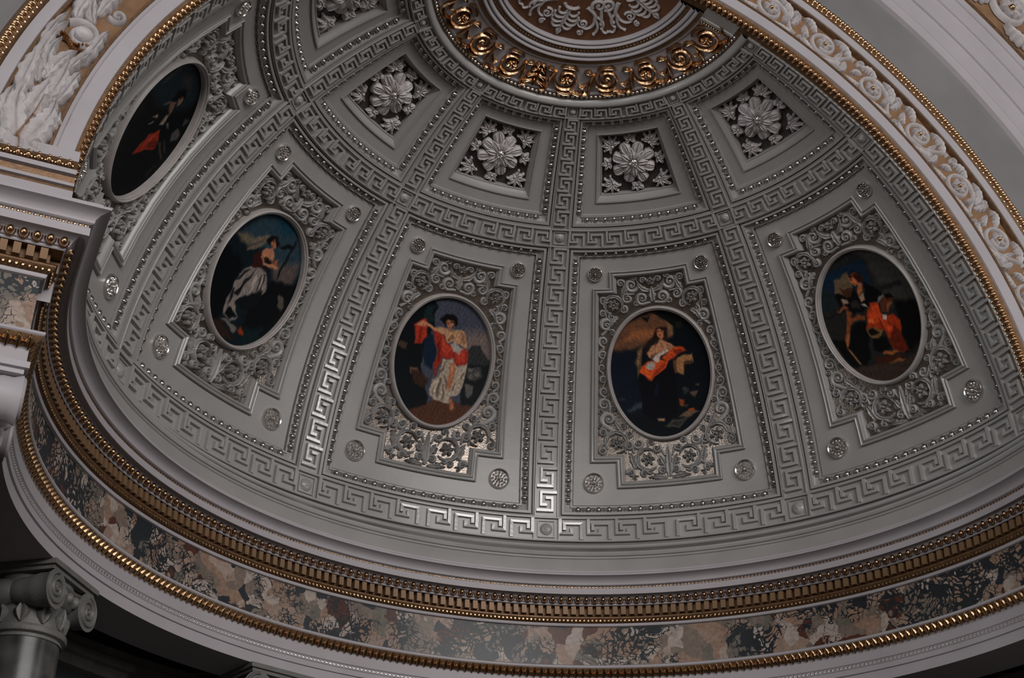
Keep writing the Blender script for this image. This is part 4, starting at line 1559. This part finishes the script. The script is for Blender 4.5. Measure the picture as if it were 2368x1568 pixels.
HD = -.004
def palmette_parts():
    out = []
    mb = MB()
    mb.leaf([(.122 + .08 * t, 0) for t in [i / 9 for i in range(10)]], .0075, 1, .005, map_crown, HD)
    out.append(('stem', mb))
    mb = MB()
    mb.leaf([(.186, 0), (.190, 0), (.195, 0), (.200, 0), (.206, 0)], .008, .5, .005, map_crown, HD)
    out.append(('tip', mb))
    for s in (1, -1):
        for x, l, w in ((.140, .024, .0038), (.153, .029, .0040), (.166, .030, .0042), (.178, .024, .0042)):
            mb = MB()
            p = bez((x, s * .002), (x + .014, s * l * .55), (x + .006, s * l * 1.05), (x - .006, s * l), n=14)
            mb.ribbon(p, [w * (.55 + .45 * sin(pi * i / 13)) for i in range(14)], .005, map_crown, HD)
            mb.bump(p[-1][0], p[-1][1], .0038, .0038, .005, map_crown, HD, 8, 2)
            out.append(('frond', mb))
    mb = MB()
    mb.ribbon(bez((.118, -.018), (.132, -.012), (.132, .012), (.118, .018), n=10), .0042, .006, map_crown, HD)
    out.append(('collar', mb))
    return out


for az, w in ((90, 'on the middle axis'), (18, 'near the right arch'), (162, 'near the left arch')):
    disc_thing('stucco_palmette', 'white palmette on the brown crown disc ' + w, az, palmette_parts(), 'white palmettes of the crown disc')


def arabesque_parts(s):
    out = []

    def rib(p, w0, w1, ball=True):
        mb = MB()
        n = len(p)
        mb.ribbon(p, [lerp(w0, w1, i / (n - 1)) for i in range(n)], .005, map_crown, HD)
        if ball:
            mb.bump(p[-1][0], p[-1][1], w1 * 1.4, w1 * 1.4, .006, map_crown, HD, 8, 2)
        out.append(('scroll', mb))
    rib(spiral(.163, 0, .0135, 1.5, 2.4, s, 24, .12), .0032, .0024)
    rib(spiral(.188, s * -.004, .0075, 1.3, -2.6, -s, 18, .15), .0028, .0022)
    rib(bez((.175, s * .002), (.182, s * .012), (.170, s * .030), (.150, s * .026), n=14), .0030, .0040, False)
    rib(bez((.150, s * .026), (.138, s * .030), (.128, s * .018), (.118, s * .004), n=14), .0045, .0058, False)
    rib(bez((.150, s * .028), (.170, s * .038), (.176, s * .040), (.190, s * .030), n=12), .0042, .0030)
    rib(bez((.142, s * .030), (.150, s * .048), (.165, s * .052), (.172, s * .046), n=12), .0040, .0030)
    rib(bez((.172, s * .046), (.182, s * .050), (.186, s * .058), (.178, s * .062), n=10), .0028, .0026)
    rib(spiral(.110, s * .030, .017, 1.2, 1.0, -s, 22, .2), .0050, .0040)
    rib(bez((.110, s * .045), (.124, s * .055), (.140, s * .062), (.150, s * .070), n=12), .0045, .0036)
    return out


for az, s, w in ((74, -1, 'right of the middle palmette'), (106, 1, 'left of the middle palmette'), (34, 1, 'left of the right palmette'), (146, -1, 'right of the left palmette')):
    disc_thing('stucco_arabesque', 'white curling arabesque on the brown crown disc ' + w, az, arabesque_parts(s), 'white arabesques of the crown disc')

# ================================================================== foliage of the arch
RA = 1.105
HA = -.006


def arch_parts(flip, big=1.0):
    """one wave of the rinceau; t along the arch, s across"""
    g0 = map_arch(RA)
    g = lambda t, s, h: g0(t, s * flip, h)
    out = []

    def add(mb, nm, mat):
        out.append((nm, mb.mesh(nm, M[mat], (RA, ARCH_Y, 0))))
    mb = MB()
    p = spiral(0, -.004, .036, 1.15, 2.2, -1, 26, .52)
    tl = bez((-.078, -.030), (-.058, -.040), (-.050, .022), p[0], 10)
    p = tl[:-1] + p
    n = len(p)
    mb.ribbon(p, [.0050 * (.75 + .25 * sin(pi * i / n)) for i in range(n)], .009, g, HA)
    add(mb, 'stem', 'leaf')
    mb = MB()
    for i in range(6):
        a = 2 * pi * i / 6 + .2
        mb.leaf([(.020 * t * cos(a), -.004 + .020 * t * sin(a)) for t in (.1, .35, .6, .82, 1)], .0088, 1.5, .010, g, HA)
    add(mb, 'flower', 'leaf')
    mb = MB()
    mb.bump(0, -.004, .0068, .0068, .014, g, HA, 10, 3)
    add(mb, 'flower_heart', 'gold')
    for pts, w, lb in ((((-.070, -.026), (-.050, -.046), (-.030, -.046), (-.012, -.040)), .0105, 4), (((-.052, .004), (-.050, .034), (-.030, .044), (-.006, .042)), .011, 4),
                       (((.010, .038), (.030, .046), (.046, .036), (.056, .020)), .011, 4), (((.030, -.022), (.046, -.040), (.058, -.044), (.072, -.034)), .010, 4),
                       (((.040, .008), (.052, .008), (.060, -.004), (.064, -.018)), .0085, 3), (((-.062, -.006), (-.066, .014), (-.072, .026), (-.066, .040)), .009, 3),
                       (((-.046, .020), (-.040, .004), (-.046, -.010), (-.040, -.026)), .008, 3)):
        mb = MB()
        mb.leaf(bez(*pts, n=26), w * 1.18, lb + 1.5, .010, g, HA)
        add(mb, 'leaf', 'leaf')
    mb = MB()
    p = spiral(.056, .036, .011, 1.3, -1.5, 1, 18, .15)
    mb.ribbon(p, .0028, .009, g, HA)
    add(mb, 'curl', 'leaf')
    mb = MB()
    p = spiral(-.058, .034, .009, 1.3, -1.5, -1, 18, .15)
    mb.ribbon(p, .0026, .009, g, HA)
    add(mb, 'curl', 'leaf')
    return out


def arch_place(name, label, th, meshes, group, scale=1.0, r=RA, y=ARCH_Y):
    t = link(name, None, None, (r * cos(radians(th)), y, ZC + r * sin(radians(th))), (0, -radians(th), 0))
    t.scale = (scale,) * 3
    tag(t, label, 'ornament', group)
    for nm, me in meshes:
        link(nm, me, t)
    return t


AP = {f_: arch_parts(f_) for f_ in (1, -1)}
th = 12.3
k = 0
while th < 151:
    arch_place('foliage_scroll', '%s white foliage scroll with gilt heart from right foot of the arch band' % ORD[k], th, AP[1 if k % 2 else -1], 'foliage scrolls of the arch')
    th += 7.82
    k += 1
for j, th in enumerate((21.3, 30.15, 39.0, 47.85, 56.7, 65.55)):
    arch_place('foliage_scroll', '%s large foliage scroll of the outermost arch, counted from below' % ORD[j], th, AP[1 if j % 2 else -1], 'foliage scrolls of the outer arch', 1.75, 1.70, ARCH_Y - .035)

# great acanthus at the left foot of the arch band
g0 = map_arch(RA)
t = link('acanthus_spray', None, None, (RA * cos(radians(173.5)), ARCH_Y, ZC + RA * sin(radians(173.5))), (0, -radians(173.5), 0))
tag(t, 'great white acanthus spray at the left foot of the arch band', 'ornament')
# here t runs towards the springing, so upward is negative t; s outward
AU = lambda u, s_, h: g0(-u, s_, h)


def aleaf(pts, w, lb, hgt=.018, nm='leaf', mat='leaf', n=20):
    mb = MB()
    mb.leaf(bez(*pts, n=n), w, lb, hgt, AU, HA)
    link(nm, mb.mesh(nm, M[mat], (RA, ARCH_Y, 0)), t)


for pts, w, lb in ((((-.006, .0), (-.010, .020), (-.004, .034), (-.012, .046)), .020, 4), (((-.006, -.004), (-.014, -.018), (-.010, -.030), (-.016, -.040)), .020, 4),
                   (((.0, .004), (.030, .010), (.060, .036), (.125, .030)), .026, 6), (((.0, -.006), (.030, -.020), (.060, -.036), (.105, -.028)), .026, 6),
                   (((.02, .0), (.06, .004), (.10, .0), (.15, -.006)), .024, 6), (((.08, .028), (.13, .040), (.17, .040), (.20, .034)), .017, 5),
                   (((.10, -.026), (.14, -.038), (.16, -.034), (.185, -.040)), .015, 4), (((.15, -.004), (.165, .020), (.19, .030), (.235, .020)), .014, 5),
                   (((.13, .014), (.16, .034), (.22, .046), (.275, .028)), .014, 5), (((.20, -.030), (.24, -.038), (.27, -.030), (.30, -.036)), .012, 4),
                   (((.03, .030), (.05, .044), (.07, .046), (.10, .042)), .014, 4), (((.03, -.034), (.05, -.042), (.07, -.044), (.085, -.040)), .012, 4), (((.14, .010), (.17, .004), (.20, .0), (.222, -.014)), .015, 5), (((.19, .036), (.22, .046), (.25, .046), (.29, .040)), .010, 4), (((.09, -.010), (.13, -.020), (.16, -.020), (.20, -.012)), .017, 5), (((.17, -.020), (.20, -.016), (.22, -.034), (.25, -.040)), .010, 4), (((.30, -.006), (.31, .012), (.34, .020), (.36, .038)), .010, 4), (((.29, .024), (.32, .036), (.35, .030), (.37, .018)), .014, 4), (((.32, -.002), (.35, .006), (.37, -.006), (.40, -.004)), .012, 4)):
    aleaf(pts, w * 1.3, lb)
mb = MB()
p = spiral(.262, -.002, .034, 1.3, 1.2, -1, 28, .22)
mb.ribbon(p, taper(28, .0075, .005), .014, AU, HA)
link('scroll', mb.mesh('scroll', M['leaf'], (RA, ARCH_Y, 0)), t)
mb = MB()
p = spiral(.345, -.028, .016, 1.3, 2.4, 1, 22, .2)
mb.ribbon(p, taper(22, .0048, .0035), .012, AU, HA)
link('scroll', mb.mesh('scroll', M['leaf'], (RA, ARCH_Y, 0)), t)
mb = MB()
mb.bump(.268, -.004, .016, .020, .020, AU, HA, 14, 4)
link('bud', mb.mesh('bud', M['leaf'], (RA, ARCH_Y, 0)), t)
mb = MB()
for i in range(13):
    q = i / 12
    mb.bump(.240 + .006 * sin(q * 9), .032 - .062 * q, .0036, .0036, .012, AU, HA + .004, 6, 2)
    mb.bump(.233 + .006 * sin(q * 7), .028 - .056 * q, .003, .003, .011, AU, HA + .004, 6, 2)
link('gilt_berries', mb.mesh('gilt_berries', M['gold'], (RA, ARCH_Y, 0)), t)
mb = MB()
mb.ribbon(bez((.10, -.008), (.06, -.010), (.02, .0), (.004, .006), n=14), .0016, .024, AU, HA)
mb.ribbon(bez((.004, .006), (.0, -.002), (-.008, -.004), (-.026, -.004), n=10), .0018, .024, AU, HA)
link('gilt_vein', mb.mesh('gilt_vein', M['gold'], (RA, ARCH_Y, 0)), t)


# ================================================================== columns
def lathe(prof, n=32):
    mb = MB()
    mb.grid([[(r * cos(2 * pi * j / n), r * sin(2 * pi * j / n), z) for j in range(n)] for r, z in prof], True)
    return mb


def ionic_column(label, pos, rot, mat, sh, zt=-.447, sc=1.0):
    """local -x faces the axis of the apse; y along the wall"""
    t = link('column', None, None, (pos[0], pos[1], -1.9), (0, 0, rot))
    tag(t, label, 'column', 'columns under the entablature')
    H = zt + 1.9

    def add(mb, nm, m_, smooth=True):
        return link(nm, mb.mesh(nm, M[m_], (0, 0, 0), smooth), t)
    mb = MB()
    mb.box(-.086, .086, -.086, .086, H - .010, H)
    mb.box(-.080, .080, -.080, .080, H - .018, H - .010)
    add(mb, 'abacus', mat, False)
    for s in (-1, 1):
        # volute: spiral faces back and front, joined by the bolster
        mb = MB()
        cy, cz = s * .062, H - .052
        rows = []
        prof = []
        for i in range(13):
            q = i / 12
            x = lerp(-.082, .082, q)
            prof.append((x, .035 * (.62 + .38 * abs(2 * q - 1) ** .8) * (1 + .05 * cos(q * 44))))
        for x, r in [(-.082, .004)] + prof + [(.082, .004)]:
            rows.append([(x, cy + r * cos(2 * pi * j / 22), cz + r * sin(2 * pi * j / 22)) for j in range(22)])
        mb.grid(rows, True)
        v = add(mb, 'volute', mat)
        for face in (-1, 1):
            mb = MB()
            fmap = lambda a, b_, h: (face * (.082 + h), cy + a, cz + b_)
            p = spiral(0, 0, .0315, 2.2, pi / 2, -s, 40, .12)
            mb.ribbon(p, taper(40, .0042, .0024), .005, fmap, 0)
            mb.bump(0, 0, .005, .005, .007, fmap, 0, 8, 2)
            link('volute_spiral', mb.mesh('volute_spiral', M[mat]), v)
    for face in (-1, 1):
        mb = MB()
        fmap = lambda a, b_, h: (face * (.070 + h), a, b_)
        mb.ribbon([(y_, H - .024 - .010 * (1 - (y_ / .062) ** 2)) for y_ in [lerp(-.062, .062, i / 10) for i in range(11)]], .006, .010, fmap)
        for i in range(3):
            mb.bump((i - 1) * .024, H - .046, .010, .013, .014, fmap, 0, 10, 3)
        add(mb, 'egg_band', mat)
    add(lathe([(.072, H - .018), (.074, H - .040), (.078, H - .050), (.072, H - .062), (.064, H - .066)]), 'echinus', mat)
    mb = MB()
    for i in range(10):
        a = 2 * pi * i / 10
        fm = lambda x_, y_, h: ((.064 + h) * cos(a + x_ / .064), (.064 + h) * sin(a + x_ / .064), H + y_)
        mb.leaf([(0, -.108), (0, -.098), (0, -.088), (0, -.078), (0, -.068)], .016, 2.5, .009, fm)
    add(mb, 'necking_leaves', mat)
    add(lathe([(.064, H - .062), (.0635, H - .112)]), 'necking', mat)
    add(lathe([(.0635, H - .110), (.073, H - .114), (.075, H - .120), (.073, H - .126), (.066, H - .129), (.066, H - .135)]), 'astragal', mat)
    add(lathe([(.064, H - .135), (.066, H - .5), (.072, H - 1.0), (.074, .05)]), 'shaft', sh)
    add(lathe([(.074, .05), (.085, .045), (.088, .03), (.08, .022), (.1, .012), (.1, 0)]), 'base', mat)
    return t


CW = {144: 'dark marble ionic column in the shade at the lower left', 108: 'second ionic column of the apse, its capital cut by the lower edge',
      72: 'third ionic column of the apse', 36: 'fourth ionic column of the apse'}
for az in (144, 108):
    ionic_column(CW[az], (1.10 * cos(radians(az)), 1.10 * sin(radians(az))), radians(az), 'pale_stone_shaded', 'shaft')
ionic_column('pale column under the front entablature at the left edge', (-1.100, FY - .012), radians(0), 'white', 'white')
